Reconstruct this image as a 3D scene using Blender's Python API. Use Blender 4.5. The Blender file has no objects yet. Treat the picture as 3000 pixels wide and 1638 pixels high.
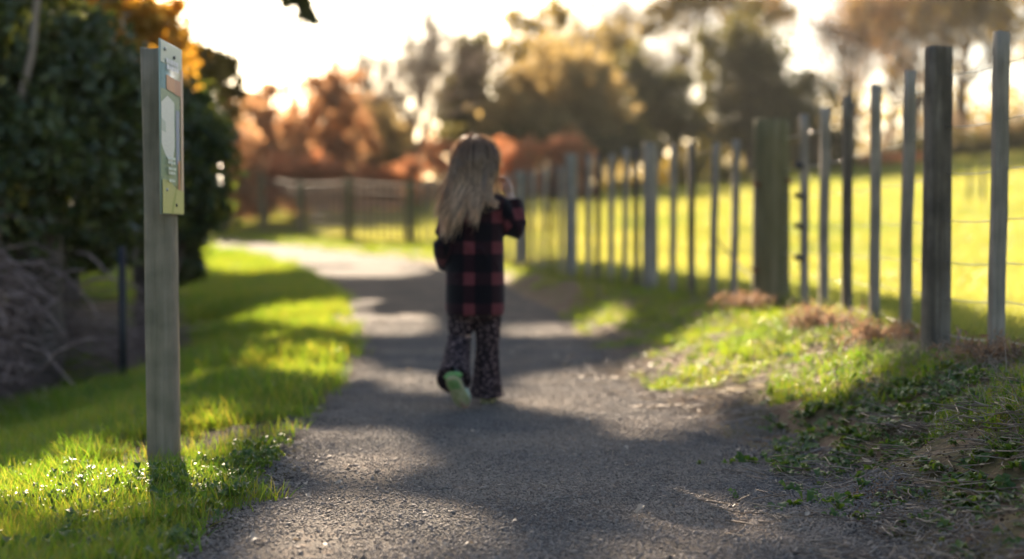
import bpy, math, random
import numpy as np
from mathutils import Vector, Matrix, Euler

R = math.radians
rng = np.random.default_rng(11)
random.seed(11)
SC = bpy.context.scene
COL = SC.collection

# ------------------------------------------------------------------ camera
CAM_H = 0.74
FPX = 4167.0                      # focal length in photograph pixels (3000 wide)
HZ = 667.0                        # horizon row in the photograph
cam_d = bpy.data.cameras.new('camera')
cam_d.lens = 50.0
cam_d.sensor_width = 36.0
cam_d.clip_start = 0.05
cam_d.clip_end = 2000
cam_d.dof.use_dof = True
cam_d.dof.focus_distance = 3.85
cam_d.dof.aperture_fstop = 1.4
cam = bpy.data.objects.new('camera', cam_d)
COL.objects.link(cam)
cam.location = (0, 0, CAM_H)
cam.rotation_euler = (R(90) - math.atan((819 - HZ) / FPX), 0, 0)
SC.camera = cam

# ------------------------------------------------------------------ light
SUN_AZ, SUN_EL = -15.0, 24.0      # degrees: left of straight ahead, above the horizon
SDIR = np.array([math.sin(R(SUN_AZ)) * math.cos(R(SUN_EL)), math.cos(R(SUN_AZ)) * math.cos(R(SUN_EL)), math.sin(R(SUN_EL))])
world = bpy.data.worlds.new('World')
SC.world = world
world.use_nodes = True
wn = world.node_tree
bg = wn.nodes['Background']
sky = wn.nodes.new('ShaderNodeTexSky')
sky.sky_type = 'NISHITA'
sky.sun_disc = False
sky.sun_elevation = R(SUN_EL)
sky.sun_rotation = R(SUN_AZ)
sky.altitude = 50
sky.air_density = 1.0
sky.dust_density = 2.5
sky.ozone_density = 1.0
wn.links.new(sky.outputs[0], bg.inputs[0])
bg.inputs[1].default_value = 0.052
sun_d = bpy.data.lights.new('sun', 'SUN')
sun_d.energy = 5.0
sun_d.angle = R(0.53)
sun_d.color = (1.0, 0.80, 0.58)
sun = bpy.data.objects.new('sun', sun_d)
COL.objects.link(sun)
sun.location = (-5, 20, 12)
sun.rotation_euler = Vector(SDIR).to_track_quat('Z', 'Y').to_euler()
vs = SC.view_settings
vs.view_transform = 'Standard'
vs.look = 'None'
vs.exposure = 2.5
vs.gamma = 1.0
vs.use_curve_mapping = False
SC.cycles.use_denoising = True
SC.cycles.max_bounces = 6
SC.cycles.transparent_max_bounces = 8
SC.cycles.sample_clamp_indirect = 8

# ------------------------------------------------------------------ maths helpers
def sstep(a, b, x):
    t = np.clip((np.asarray(x, float) - a) / (b - a), 0, 1)
    return t * t * (3 - 2 * t)

def hash2(i, j, s):
    n = (i * 374761393 + j * 668265263 + s * 974634777) & 0xffffffff
    n = ((n ^ (n >> 13)) * 1274126177) & 0xffffffff
    return ((n ^ (n >> 16)) & 0xffffff) / float(0xffffff)

def vnoise(x, y, s=0):
    x = np.asarray(x, float); y = np.asarray(y, float)
    xi = np.floor(x).astype(np.int64); yi = np.floor(y).astype(np.int64)
    fx = x - xi; fy = y - yi
    fx = fx * fx * (3 - 2 * fx); fy = fy * fy * (3 - 2 * fy)
    a = hash2(xi, yi, s); b = hash2(xi + 1, yi, s); c = hash2(xi, yi + 1, s); d = hash2(xi + 1, yi + 1, s)
    return (a * (1 - fx) + b * fx) * (1 - fy) + (c * (1 - fx) + d * fx) * fy

def fbm(x, y, s=0, o=3):
    v = 0; a = 0.5
    for k in range(o):
        v = v + a * (vnoise(x * 2 ** k, y * 2 ** k, s + k) - 0.5)
        a *= 0.5
    return v

def at(px, py, d):
    """photograph pixel at depth d -> world point"""
    return np.array([(px - 1500) / FPX * d, d, CAM_H - (py - HZ) / FPX * d])

# ------------------------------------------------------------------ terrain
YS = [-40, 1, 3.2, 4.3, 5.3, 7.1, 9.85, 12, 15, 18, 21.5, 25.3, 32, 40, 60, 90]
LS = [-1.1, -.95, -.74, -.68, -.78, -.80, -1.06, -1.35, -1.8, -2.46, -3.5, -5.3, -8.6, -13, -26, -46]
RS = [1.0, .95, .88, .82, .75, .52, .47, .33, .05, -.55, -1.7, -3.7, -6.5, -10.3, -22, -41]
ZY = [-40, 10, 14, 18, 22, 26, 30, 36, 50, 80, 150, 400]
ZZ = [0, 0, .06, .16, .28, .38, .46, .56, .8, 1.2, 2.0, 4.0]
FY = [-40, 5, 9, 11.5, 14.1, 17.5, 21.5, 26, 28, 33, 35, 42, 60, 90]
FX = [1.75, 1.75, 1.65, 1.115, .58, .09, -.8, -1.9, -3.2, -4.9, -6.2, -10, -20, -38]

def pathL(y): return np.interp(y, YS, LS)
def pathR(y): return np.interp(y, YS, RS)
def zbase(y): return np.interp(y, ZY, ZZ)
def fenceX(y): return np.interp(y, FY, FX)

def terrain(x, y, fine=True):
    x = np.asarray(x, float); y = np.asarray(y, float)
    z = zbase(y)
    L = pathL(y); Rr = pathR(y); F = fenceX(y)
    bank = np.interp(y, [-40, 2.5, 9, 14, 17.5, 26, 40], [.27, .27, .225, .17, .07, .03, .03])
    w = np.maximum(F - Rr, .3)
    z = z + bank * sstep(.05, .85, (x - Rr) / w)
    drop = np.interp(y, [-40, 3, 10, 18, 26, 40], [.34, .34, .36, .14, 0, 0])
    z = z - drop * sstep(.25, 2.3, L - x)
    # paddock beyond the fence rises to a low crest
    e = np.maximum(x - F - .3, 0)
    far = np.clip((y - 10) / 50.0, 0, 1.15)
    crest = .95 + .085 * np.clip(x, -2, 40)
    z = z + sstep(0, 6, e) * (far * crest) + sstep(0, 14, e) * np.clip(x - 3, 0, 40) * .0 
    if fine:
        onp = sstep(-.1, .25, np.minimum(x - L, Rr - x))
        rough = 1 - onp
        z = z + rough * (.05 * fbm(x * 1.9, y * 1.9, 3) + .035 * fbm(x * 6, y * 6, 5)) * sstep(60, 12, y)
        z = z + onp * .012 * fbm(x * 2.5, y * 1.6, 9)
        # bumps of bare soil at the foot of the bank
        bk = sstep(0.0, .3, x - Rr) * sstep(.2, -.2, x - F) * sstep(13, 6, y)
        z = z + bk * sstep(-.05, .5, F - x) * (.08 * fbm(x * 3.2 + 7, y * 2.6, 21) + .05 * fbm(x * 11, y * 11, 25, 2))
    return z

def ground_at(px, py):
    """walk the pixel's ray to the terrain"""
    px = np.asarray(px, float); py = np.asarray(py, float)
    ds = np.concatenate([np.arange(2.2, 14, .02), np.arange(14, 60, .1)])
    out = np.zeros(px.shape + (2,)); done = np.zeros(px.shape, bool)
    for d in ds:
        x = (px - 1500) / FPX * d
        z = CAM_H - (py - HZ) / FPX * d
        hit = (~done) & (z <= terrain(x, d + 0 * x, False))
        out[hit, 0] = x[hit]; out[hit, 1] = d
        done |= hit
        if done.all(): break
    out[~done, 0] = ((px - 1500) / FPX * 60)[~done]; out[~done, 1] = 60
    return out

def in_poly(x, y, poly):
    inside = np.zeros(x.shape, bool)
    n = len(poly)
    for i in range(n):
        x1, y1 = poly[i]; x2, y2 = poly[(i + 1) % n]
        c = ((y1 > y) != (y2 > y)) & (x < (x2 - x1) * (y - y1) / (y2 - y1 + 1e-12) + x1)
        inside ^= c
    return inside

# ------------------------------------------------------------------ mesh helpers
def mesh_from(name, V, F, mat=None, smooth=False):
    V = np.asarray(V, np.float32).reshape(-1, 3); F = np.asarray(F, np.int32)
    k = F.shape[1]
    me = bpy.data.meshes.new(name)
    me.vertices.add(len(V)); me.vertices.foreach_set('co', V.ravel())
    me.loops.add(F.size); me.loops.foreach_set('vertex_index', F.ravel())
    me.polygons.add(len(F)); me.polygons.foreach_set('loop_start', np.arange(0, F.size, k, dtype=np.int32))
    if smooth: me.polygons.foreach_set('use_smooth', np.ones(len(F), bool))
    me.update(calc_edges=True)
    me.validate()
    if mat: me.materials.append(mat)
    return me

def obj(name, me, parent=None, loc=None):
    o = bpy.data.objects.new(name, me)
    COL.objects.link(o)
    if parent: o.parent = parent
    if loc is not None: o.location = loc
    return o

def tag(o, label=None, cat=None, group=None, kind=None):
    if label: o['label'] = label
    if cat: o['category'] = cat
    if group: o['group'] = group
    if kind: o['kind'] = kind
    return o

def empty(name, loc, label, cat, group=None):
    o = obj(name, None); o.location = loc
    o.empty_display_size = .1
    return tag(o, label, cat, group)

class MB:
    """collects quads; triangles are stored as degenerate-free quads only where needed"""
    def __init__(s): s.V = []; s.F = []; s.n = 0
    def add(s, V, F):
        V = np.asarray(V, float).reshape(-1, 3); F = np.asarray(F, int)
        s.V.append(V); s.F.append(F + s.n); s.n += len(V)
    def tube(s, P, rad, k=6, cap=True, squash=None):
        P = np.asarray(P, float); n = len(P)
        rad = np.broadcast_to(np.asarray(rad, float), (n,))
        T = np.gradient(P, axis=0); T /= np.linalg.norm(T, axis=1)[:, None] + 1e-9
        ref = np.array([0, 0, 1.]) if abs(T[:, 2]).mean() < .8 else np.array([0, 1., 0])
        A = np.cross(T, ref); A /= np.linalg.norm(A, axis=1)[:, None] + 1e-9
        B = np.cross(A, T)
        a = np.arange(k) * 2 * math.pi / k
        V = P[:, None] + rad[:, None, None] * (np.cos(a)[None, :, None] * A[:, None] + np.sin(a)[None, :, None] * B[:, None])
        i = np.arange(n - 1)[:, None] * k; j = np.arange(k)[None]; j2 = (j + 1) % k
        F = np.stack([i + j, i + j2, i + k + j2, i + k + j], -1).reshape(-1, 4)
        V = V.reshape(-1, 3)
        if cap:
            c0 = len(V); V = np.vstack([V, P[0:1], P[-1:]])
            e = []
            for q in range(0, k, 2):
                e.append((c0, (q + 2) % k, (q + 1) % k, q))
                b = (n - 1) * k
                e.append((c0 + 1, b + q, b + (q + 1) % k, b + (q + 2) % k))
            F = np.vstack([F, np.array(e)])
        s.add(V, F)
    def rings(s, C, RX, RY, k=20, cap=True):
        """stack of horizontal elliptical rings"""
        C = np.asarray(C, float); n = len(C)
        a = np.arange(k) * 2 * math.pi / k
        V = np.zeros((n, k, 3))
        V[:, :, 0] = C[:, 0:1] + np.asarray(RX)[:, None] * np.cos(a)
        V[:, :, 1] = C[:, 1:2] + np.asarray(RY)[:, None] * np.sin(a)
        V[:, :, 2] = C[:, 2:3]
        i = np.arange(n - 1)[:, None] * k; j = np.arange(k)[None]; j2 = (j + 1) % k
        F = np.stack([i + j, i + j2, i + k + j2, i + k + j], -1).reshape(-1, 4)
        V = V.reshape(-1, 3)
        if cap:
            c0 = len(V); V = np.vstack([V, C[0:1], C[-1:]])
            e = []
            for q in range(0, k, 2):
                e.append((c0, (q + 2) % k, (q + 1) % k, q))
                b = (n - 1) * k
                e.append((c0 + 1, b + q, b + (q + 1) % k, b + (q + 2) % k))
            F = np.vstack([F, np.array(e)])
        s.add(V, F)
    def box(s, c, h, rot=None):
        c = np.array(c, float); h = np.array(h, float)
        v = np.array([(x, y, z) for x in (-1, 1) for y in (-1, 1) for z in (-1, 1)], float) * h
        if rot is not None: v = v @ np.array(rot).T
        s.add(v + c, [(0, 1, 3, 2), (4, 6, 7, 5), (0, 4, 5, 1), (2, 3, 7, 6), (0, 2, 6, 4), (1, 5, 7, 3)])
    def build(s, name, mat, parent=None, smooth=False):
        return obj(name, mesh_from(name, np.vstack(s.V), np.vstack(s.F), mat, smooth), parent)
    def mesh(s, name, mat, smooth=False):
        return mesh_from(name, np.vstack(s.V), np.vstack(s.F), mat, smooth)

def leaves(P, L, W, rg, droop=0.0, flat=0.0):
    """one folded diamond per point"""
    P = np.asarray(P, float); n = len(P)
    d = rg.normal(size=(n, 3)); d[:, 2] = d[:, 2] * (1 - flat) - droop
    d /= np.linalg.norm(d, axis=1)[:, None]
    u = rg.normal(size=(n, 3)); u[:, 2] += flat * 3
    w = np.cross(d, u); w /= np.linalg.norm(w, axis=1)[:, None] + 1e-9
    nn = np.cross(d, w)
    sc = rg.uniform(.65, 1.35, (n, 1))
    L = L * sc; W = W * sc
    V = np.stack([P - d * L * .5, P + w * W * .5 + nn * W * .12, P + d * L * .5, P - w * W * .5 + nn * W * .12], 1)
    F = np.arange(n * 4).reshape(n, 4)
    return V.reshape(-1, 3), F

# ------------------------------------------------------------------ materials
def nodes(name):
    m = bpy.data.materials.new(name); m.use_nodes = True
    return m, m.node_tree.nodes, m.node_tree.links, m.node_tree.nodes['Principled BSDF']

def ramp(N, cols, pos=None):
    r = N.new('ShaderNodeValToRGB')
    pos = pos or [i / (len(cols) - 1) for i in range(len(cols))]
    while len(r.color_ramp.elements) < len(cols): r.color_ramp.elements.new(.5)
    for e, c, p in zip(r.color_ramp.elements, cols, pos):
        e.position = p; e.color = (*c, 1)
    return r

def leafmat(name, cols, trans=.45, tcol=None, rough=.5, spec=.4, tboost=1.3):
    m, N, Lk, b = nodes(name)
    g = N.new('ShaderNodeNewGeometry'); r = ramp(N, cols)
    Lk.new(g.outputs['Random Per Island'], r.inputs[0])
    Lk.new(r.outputs[0], b.inputs['Base Color'])
    b.inputs['Roughness'].default_value = rough
    b.inputs['Specular IOR Level'].default_value = spec
    t = N.new('ShaderNodeBsdfTranslucent')
    mx = N.new('ShaderNodeMix'); mx.data_type = 'RGBA'; mx.blend_type = 'MULTIPLY'; mx.inputs[0].default_value = 1
    Lk.new(r.outputs[0], mx.inputs[6]); mx.inputs[7].default_value = (*(tcol or (tboost, tboost, tboost)), 1)
    Lk.new(mx.outputs[2], t.inputs[0])
    ms = N.new('ShaderNodeMixShader'); ms.inputs[0].default_value = trans
    Lk.new(b.outputs[0], ms.inputs[1]); Lk.new(t.outputs[0], ms.inputs[2])
    Lk.new(ms.outputs[0], N['Material Output'].inputs[0])
    return m

def noisemat(name, cols, scale=5, detail=6, rough=.85, bump=.0, bscale=40, stretch=None, spec=.3, pos=None, dist=.01, coord='Object'):
    m, N, Lk, b = nodes(name)
    tc = N.new('ShaderNodeTexCoord'); mp = N.new('ShaderNodeMapping')
    Lk.new(tc.outputs[coord], mp.inputs[0])
    if stretch: mp.inputs['Scale'].default_value = stretch
    n = N.new('ShaderNodeTexNoise'); n.inputs['Scale'].default_value = scale; n.inputs['Detail'].default_value = detail
    n.inputs['Roughness'].default_value = .65
    Lk.new(mp.outputs[0], n.inputs[0])
    r = ramp(N, cols, pos or [.3 + .4 * i / (len(cols) - 1) for i in range(len(cols))])
    Lk.new(n.outputs[0], r.inputs[0]); Lk.new(r.outputs[0], b.inputs['Base Color'])
    b.inputs['Roughness'].default_value = rough
    b.inputs['Specular IOR Level'].default_value = spec
    if bump:
        n2 = N.new('ShaderNodeTexNoise'); n2.inputs['Scale'].default_value = bscale; n2.inputs['Detail'].default_value = 8
        Lk.new(mp.outputs[0], n2.inputs[0])
        bp = N.new('ShaderNodeBump'); bp.inputs['Strength'].default_value = bump; bp.inputs['Distance'].default_value = dist
        Lk.new(n2.outputs[0], bp.inputs['Height']); Lk.new(bp.outputs[0], b.inputs['Normal'])
    return m

def flatmat(name, c, rough=.6, spec=.3, metal=0):
    m, N, Lk, b = nodes(name)
    n = N.new('ShaderNodeTexNoise'); n.inputs['Scale'].default_value = 30
    r = ramp(N, [tuple(x * .88 for x in c), tuple(min(1, x * 1.1) for x in c)], [.35, .65])
    Lk.new(n.outputs[0], r.inputs[0]); Lk.new(r.outputs[0], b.inputs['Base Color'])
    b.inputs['Roughness'].default_value = rough; b.inputs['Specular IOR Level'].default_value = spec
    b.inputs['Metallic'].default_value = metal
    return m

M = {}
M['soil_grass'] = noisemat('verge_soil', [(.040, .028, .015), (.055, .045, .018), (.09, .058, .034)], 3, 8, .95, .6, 60, spec=.1, dist=.01)
M['field'] = noisemat('paddock_turf', [(.16, .185, .04), (.21, .23, .045), (.26, .265, .065)], 1.5, 6, .9, .3, 30, spec=.1)
M['bank'] = noisemat('bank_soil', [(.075, .045, .028), (.14, .088, .056), (.10, .085, .036), (.20, .135, .09)], 4, 10, .95, .9, 70, spec=.15, dist=.012)
M['gravel'] = noisemat('gravel_grit', [(.030, .029, .030), (.064, .058, .054), (.15, .12, .098)], 45, 10, .9, 1.0, 160, spec=.08, dist=.006)
M['stone'] = leafmat('gravel_stone', [(.024, .025, .029), (.047, .046, .048), (.074, .068, .064), (.13, .108, .092), (.25, .22, .19)], 0.0, rough=.7, spec=.18)
M['grass'] = leafmat('grass_blade', [(.045, .115, .014), (.07, .15, .016), (.10, .175, .02), (.13, .185, .028), (.17, .175, .05)], .58, (2.8, 2.0, .95), .34, .5)
M['field_grass'] = leafmat('paddock_blade', [(.160, .19, .045), (.20, .225, .055), (.25, .255, .075)], .58, (1.75, 1.6, 1.15), .45, .4)
M['weed'] = leafmat('weed_leaf', [(.035, .085, .016), (.055, .12, .022), (.085, .14, .026)], .45, (2.2, 1.7, .8), .46, .35)
M['straw'] = leafmat('dead_straw', [(.16, .11, .07), (.25, .19, .13), (.36, .30, .23), (.12, .075, .05)], .15, rough=.6)
M['bracken'] = leafmat('dead_bracken', [(.17, .105, .065), (.24, .16, .10), (.33, .235, .16)], .35, (1.4, 1.25, 1.1), .7, .2)
M['bark'] = noisemat('bark', [(.05, .035, .025), (.10, .075, .055), (.14, .11, .085)], 9, 8, .9, .8, 30, (1, 1, .25))
M['palebark'] = noisemat('pale_bark', [(.16, .12, .085), (.25, .19, .14), (.30, .25, .19)], 6, 8, .85, .5, 30, (1, 1, .3))
M['twig'] = noisemat('twig', [(.10, .07, .05), (.17, .12, .085), (.22, .17, .12)], 20, 4, .85)
M['bramble'] = noisemat('dead_bramble', [(.11, .072, .058), (.19, .13, .108), (.30, .215, .18)], 9, 4, .8)
M['evergreen'] = leafmat('evergreen_leaf', [(.026, .045, .016), (.042, .068, .020), (.07, .095, .026)], .36, (2.2, 1.7, .7), .42, .5)
M['canopy'] = leafmat('canopy_leaf', [(.03, .055, .015), (.06, .075, .018), (.10, .09, .02)], .35, (1.7, 1.35, .6), .5, .4)
M['gold'] = leafmat('golden_leaf', [(.30, .18, .03), (.40, .26, .04), (.44, .32, .06), (.22, .16, .03)], .65, (1.5, 1.2, .8), .5, .4)
M['olive'] = leafmat('olive_leaf', [(.13, .115, .04), (.20, .17, .06), (.27, .22, .085)], .6, (1.6, 1.35, .9), .55, .3)
M['tan'] = leafmat('tan_leaf', [(.17, .15, .075), (.25, .21, .105), (.31, .255, .13)], .6, (1.65, 1.4, 1.05), .6, .2)
M['darkpine'] = leafmat('pine_needle', [(.055, .062, .036), (.085, .088, .046), (.15, .135, .062)], .48, (1.6, 1.4, .6), .6, .3)
M['orange'] = leafmat('autumn_leaf', [(.27, .165, .095), (.32, .205, .12), (.33, .23, .14), (.22, .155, .10)], .65, (1.75, 1.45, 1.15), .6, .2)
M['rust'] = leafmat('rust_leaf', [(.32, .155, .08), (.38, .195, .105), (.35, .21, .125)], .65, (1.65, 1.35, 1.1), .6, .2)
M['yellowleaf'] = leafmat('yellow_shrub_leaf', [(.24, .20, .05), (.32, .26, .06), (.17, .15, .04)], .6, (1.6, 1.35, .8), .55, .3)
M['wood'] = noisemat('weathered_timber', [(.17, .145, .11), (.27, .23, .18), (.37, .32, .255)], 5, 10, .8, .7, 25, (9, 9, .6), spec=.25)
M['wood_dark'] = noisemat('dark_timber', [(.06, .046, .034), (.12, .098, .074), (.23, .195, .155)], 4, 10, .78, .8, 22, (8, 8, .5), spec=.3)
M['wood_moss'] = noisemat('mossy_timber', [(.09, .08, .04), (.15, .13, .065), (.22, .18, .11)], 4, 10, .85, .8, 22, (7, 7, .6), spec=.2)
M['wood_green'] = noisemat('treated_timber', [(.17, .145, .095), (.23, .19, .13), (.28, .23, .165)], 4, 10, .75, .45, 20, (10, 10, .45), spec=.25)
M['wire'] = flatmat('galvanised_wire', (.42, .42, .41), .4, .5, .9)
M['darkwire'] = flatmat('dull_wire', (.085, .06, .04), .8, .1, 0)
M['black'] = flatmat('black_plastic', (.012, .012, .016), .5, .4)
M['rustmetal'] = flatmat('rusty_staple', (.16, .05, .025), .8, .2)

def patchy(m, scale, lo, hi, detail=4, p0=.35, p1=.65):
    """wear and patchiness of the thing itself: broad tonal variation by place"""
    N, Lk = m.node_tree.nodes, m.node_tree.links
    src = [n for n in N if n.type == 'VALTORGB'][0]
    g = N.new('ShaderNodeNewGeometry'); n = N.new('ShaderNodeTexNoise'); n.inputs['Scale'].default_value = scale; n.inputs['Detail'].default_value = detail
    Lk.new(g.outputs['Position'], n.inputs[0])
    r = ramp(N, [lo, hi], [p0, p1]); Lk.new(n.outputs[0], r.inputs[0])
    mx = N.new('ShaderNodeMix'); mx.data_type = 'RGBA'; mx.blend_type = 'MULTIPLY'; mx.inputs[0].default_value = 1
    for lnk in list(src.outputs[0].links):
        to = lnk.to_socket; Lk.remove(lnk); Lk.new(mx.outputs[2], to)
    Lk.new(src.outputs[0], mx.inputs[6]); Lk.new(r.outputs[0], mx.inputs[7])
patchy(M['gravel'], 1.6, (.70, .72, .76), (1.25, 1.15, 1.05)); patchy(M['stone'], 1.6, (.70, .72, .76), (1.25, 1.15, 1.05))
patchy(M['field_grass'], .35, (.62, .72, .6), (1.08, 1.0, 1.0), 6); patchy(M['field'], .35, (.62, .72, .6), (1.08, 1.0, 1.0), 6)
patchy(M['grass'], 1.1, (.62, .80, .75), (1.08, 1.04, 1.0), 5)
patchy(M['wood_green'], 9, (.72, .74, .70), (1.12, 1.1, 1.08), 6); patchy(M['wood'], 7, (.75, .75, .73), (1.15, 1.13, 1.11), 6); patchy(M['wood_dark'], 7, (.62, .60, .58), (1.3, 1.28, 1.24), 6)

# ------------------------------------------------------------------ the ground
def axis(segs):
    out = [segs[0][0]]
    for a, b, n, g in segs:
        t = np.linspace(0, 1, n + 1)[1:]
        t = t if g == 1 else (g ** t - 1) / (g - 1)
        out += list(a + (b - a) * t)
    return np.array(out)
gx = axis([(-260, -6, 34, .02), (-6, -1.4, 70, 1), (-1.4, 2.4, 100, 1), (2.4, 8, 50, 1), (8, 260, 44, 60)])
gy = axis([(-40, 2, 16, .05), (2, 8, 150, 1), (8, 20, 110, 1), (20, 60, 90, 1), (60, 420, 26, 12)])
GX, GY = np.meshgrid(gx, gy)
GZ = terrain(GX, GY)
nx, ny = len(gx), len(gy)
idx = np.arange(nx * ny).reshape(ny, nx)
Q = np.stack([idx[:-1, :-1], idx[:-1, 1:], idx[1:, 1:], idx[1:, :-1]], -1).reshape(-1, 4)
qx = (GX[:-1, :-1] + GX[1:, 1:]).ravel() / 2; qy = (GY[:-1, :-1] + GY[1:, 1:]).ravel() / 2
GV = np.stack([GX, GY, GZ], -1).reshape(-1, 3)
def sub(name, sel, mat):
    f = Q[sel]; u, inv = np.unique(f, return_inverse=True)
    o = obj(name, mesh_from(name, GV[u], inv.reshape(-1, 4), mat, True))
    return tag(o, kind='structure')
isfield = qx > fenceX(qy) + .15
isbank = (~isfield) & (qx > (pathL(qy) + pathR(qy)) / 2) & (qy < 24) & (qy > -2)
sub('grass_verge_ground', ~isfield & ~isbank, M['soil_grass'])
sub('bank_ground', isbank, M['bank'])
sub('paddock_ground', isfield, M['field'])

# gravel path: its own sheet, edges dipping raggedly under the verge
py_ = axis([(-20, 2, 10, .1), (2, 8, 170, 1), (8, 20, 110, 1), (20, 60, 70, 1)])
tt = np.linspace(0, 1, 70)
TT, PY = np.meshgrid(tt, py_)
PX = pathL(PY) - .25 + TT * (pathR(PY) - pathL(PY) + .5)
edge = np.minimum(PX - pathL(PY), pathR(PY) - PX)
edge = edge + .22 * fbm(PX * 3.1, PY * 2.1, 33) + .09 * fbm(PX * 13, PY * 13, 35)
PZ = terrain(PX, PY) + .010 * sstep(-.03, .10, edge) - .03 * sstep(.02, -.1, edge) + .004 * sstep(0, .1, edge) * fbm(PX * 30, PY * 30, 41)
n1, n2 = TT.shape
pid = np.arange(n1 * n2).reshape(n1, n2)
PQ = np.stack([pid[:-1, :-1], pid[:-1, 1:], pid[1:, 1:], pid[1:, :-1]], -1).reshape(-1, 4)
path = tag(obj('gravel_path', mesh_from('gravel_path', np.stack([PX, PY, PZ], -1), PQ, M['gravel'], True)), kind='structure')

# ------------------------------------------------------------------ scattering (uncountable ground cover only)
def scatter(name, P, S, rot, protos, label, cat):
    me = bpy.data.meshes.new(name)
    n = len(P)
    me.vertices.add(n); me.vertices.foreach_set('co', np.asarray(P, np.float32).ravel())
    a = me.attributes.new('scl', 'FLOAT', 'POINT'); a.data.foreach_set('value', np.asarray(S, np.float32))
    a = me.attributes.new('rot', 'FLOAT_VECTOR', 'POINT'); a.data.foreach_set('vector', np.asarray(rot, np.float32).ravel())
    a = me.attributes.new('pick', 'INT', 'POINT'); a.data.foreach_set('value', rng.integers(0, len(protos), n).astype(np.int32))
    o = obj(name, me)
    c = bpy.data.collections.new(name + '_shapes')
    for i, p in enumerate(protos):
        c.objects.link(bpy.data.objects.new('%s_shape_%02d' % (name, i), p))
    ng = bpy.data.node_groups.new(name, 'GeometryNodeTree')
    ng.interface.new_socket('Geometry', in_out='INPUT', socket_type='NodeSocketGeometry')
    ng.interface.new_socket('Geometry', in_out='OUTPUT', socket_type='NodeSocketGeometry')
    N = ng.nodes; Lk = ng.links
    gi = N.new('NodeGroupInput'); go = N.new('NodeGroupOutput')
    ip = N.new('GeometryNodeInstanceOnPoints'); ci = N.new('GeometryNodeCollectionInfo')
    ci.inputs['Collection'].default_value = c
    ci.inputs['Separate Children'].default_value = True; ci.inputs['Reset Children'].default_value = True
    def na(nm, ty):
        q = N.new('GeometryNodeInputNamedAttribute'); q.data_type = ty; q.inputs['Name'].default_value = nm
        return q.outputs['Attribute']
    Lk.new(gi.outputs[0], ip.inputs['Points']); Lk.new(ci.outputs[0], ip.inputs['Instance'])
    ip.inputs['Pick Instance'].default_value = True
    Lk.new(na('pick', 'INT'), ip.inputs['Instance Index'])
    Lk.new(na('rot', 'FLOAT_VECTOR'), ip.inputs['Rotation'])
    Lk.new(na('scl', 'FLOAT'), ip.inputs['Scale'])
    Lk.new(ip.outputs[0], go.inputs[0])
    md = o.modifiers.new('scatter', 'NODES'); md.node_group = ng
    tag(o, label, cat, kind='stuff')
    return o

def blade_clump(nb, h, w, spread, rg, mat, lean=.45, seg=3):
    V = []; F = []; n = 0
    for _ in range(nb):
        a = rg.uniform(0, 2 * math.pi); hh = h * rg.uniform(.45, 1.15); ln = lean * rg.uniform(.2, 1.3)
        b = np.array([rg.normal(0, spread), rg.normal(0, spread), -.01])
        d = np.array([math.cos(a), math.sin(a), 0]); wv = np.array([-math.sin(a + .6), math.cos(a + .6), 0])
        ww = w * rg.uniform(.7, 1.3)
        for k in range(seg + 1):
            t = k / seg
            c = b + np.array([0, 0, 1]) * hh * t * (1 - .25 * ln * t) + d * hh * ln * t * t
            wt = ww * (1 - t) ** .6 * .5 + 1e-4
            V += [c - wv * wt, c + wv * wt]
        for k in range(seg): F.append((n + 2 * k, n + 2 * k + 1, n + 2 * k + 3, n + 2 * k + 2))
        n += 2 * (seg + 1)
    return mesh_from('blade_clump', V, F, mat)

def rosette(nl, r, rg, mat, up=.4, seg=4):
    V = []; F = []; n = 0
    for _ in range(nl):
        a = rg.uniform(0, 2 * math.pi); L = r * rg.uniform(.5, 1.1); u = up * rg.uniform(.2, 1.4)
        d = np.array([math.cos(a), math.sin(a), 0]); wv = np.array([-math.sin(a), math.cos(a), 0])
        b = np.array([rg.normal(0, r * .35), rg.normal(0, r * .35), 0])
        for k in range(seg + 1):
            t = k / seg
            c = b + d * L * t + np.array([0, 0, 1]) * L * (u * math.sin(t * 2.4))
            wt = L * (.04 + .26 * math.sin(min(1, max(0, (t - .15) / .85)) * math.pi) ** .8) * rg.uniform(.8, 1.2)
            V += [c - wv * wt + np.array([0, 0, wt * .35]), c, c + wv * wt + np.array([0, 0, wt * .35])]
        for k in range(seg):
            q = n + 3 * k
            F += [(q, q + 1, q + 4, q + 3), (q + 1, q + 2, q + 5, q + 4)]
        n += 3 * (seg + 1)
    return mesh_from('rosette', V, F, mat, True)

def pebble(rg, mat):
    import bmesh
    bm = bmesh.new(); bmesh.ops.create_icosphere(bm, subdivisions=1, radius=.5)
    sx, sy, sz = rg.uniform(.7, 1.25), rg.uniform(.6, 1.0), rg.uniform(.4, .75)
    for v in bm.verts:
        j = 1 + rg.normal(0, .13)
        v.co = (v.co.x * sx * j, v.co.y * sy * j, v.co.z * sz * j)
    me = bpy.data.meshes.new('pebble'); bm.to_mesh(me); bm.free(); me.materials.append(mat)
    return me

def straw_bits(rg, mat, nb, L, spread, up):
    mb = MB()
    for _ in range(nb):
        a = rg.uniform(0, 2 * math.pi); e = rg.uniform(0, up); l = L * rg.uniform(.4, 1.2)
        b = np.array([rg.normal(0, spread), rg.normal(0, spread), .003])
        d = np.array([math.cos(a) * math.cos(e), math.sin(a) * math.cos(e), math.sin(e)])
        s = np.cross(d, [0, 0, 1]) * rg.normal(0, .25) * l
        P = [b, b + d * l * .5 + s, b + d * l + [0, 0, -.1 * l * (up > .5)]]
        mb.tube(P, [.0016, .0014, .0007], 4, False)
    return mb.mesh('straw', mat)

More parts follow.
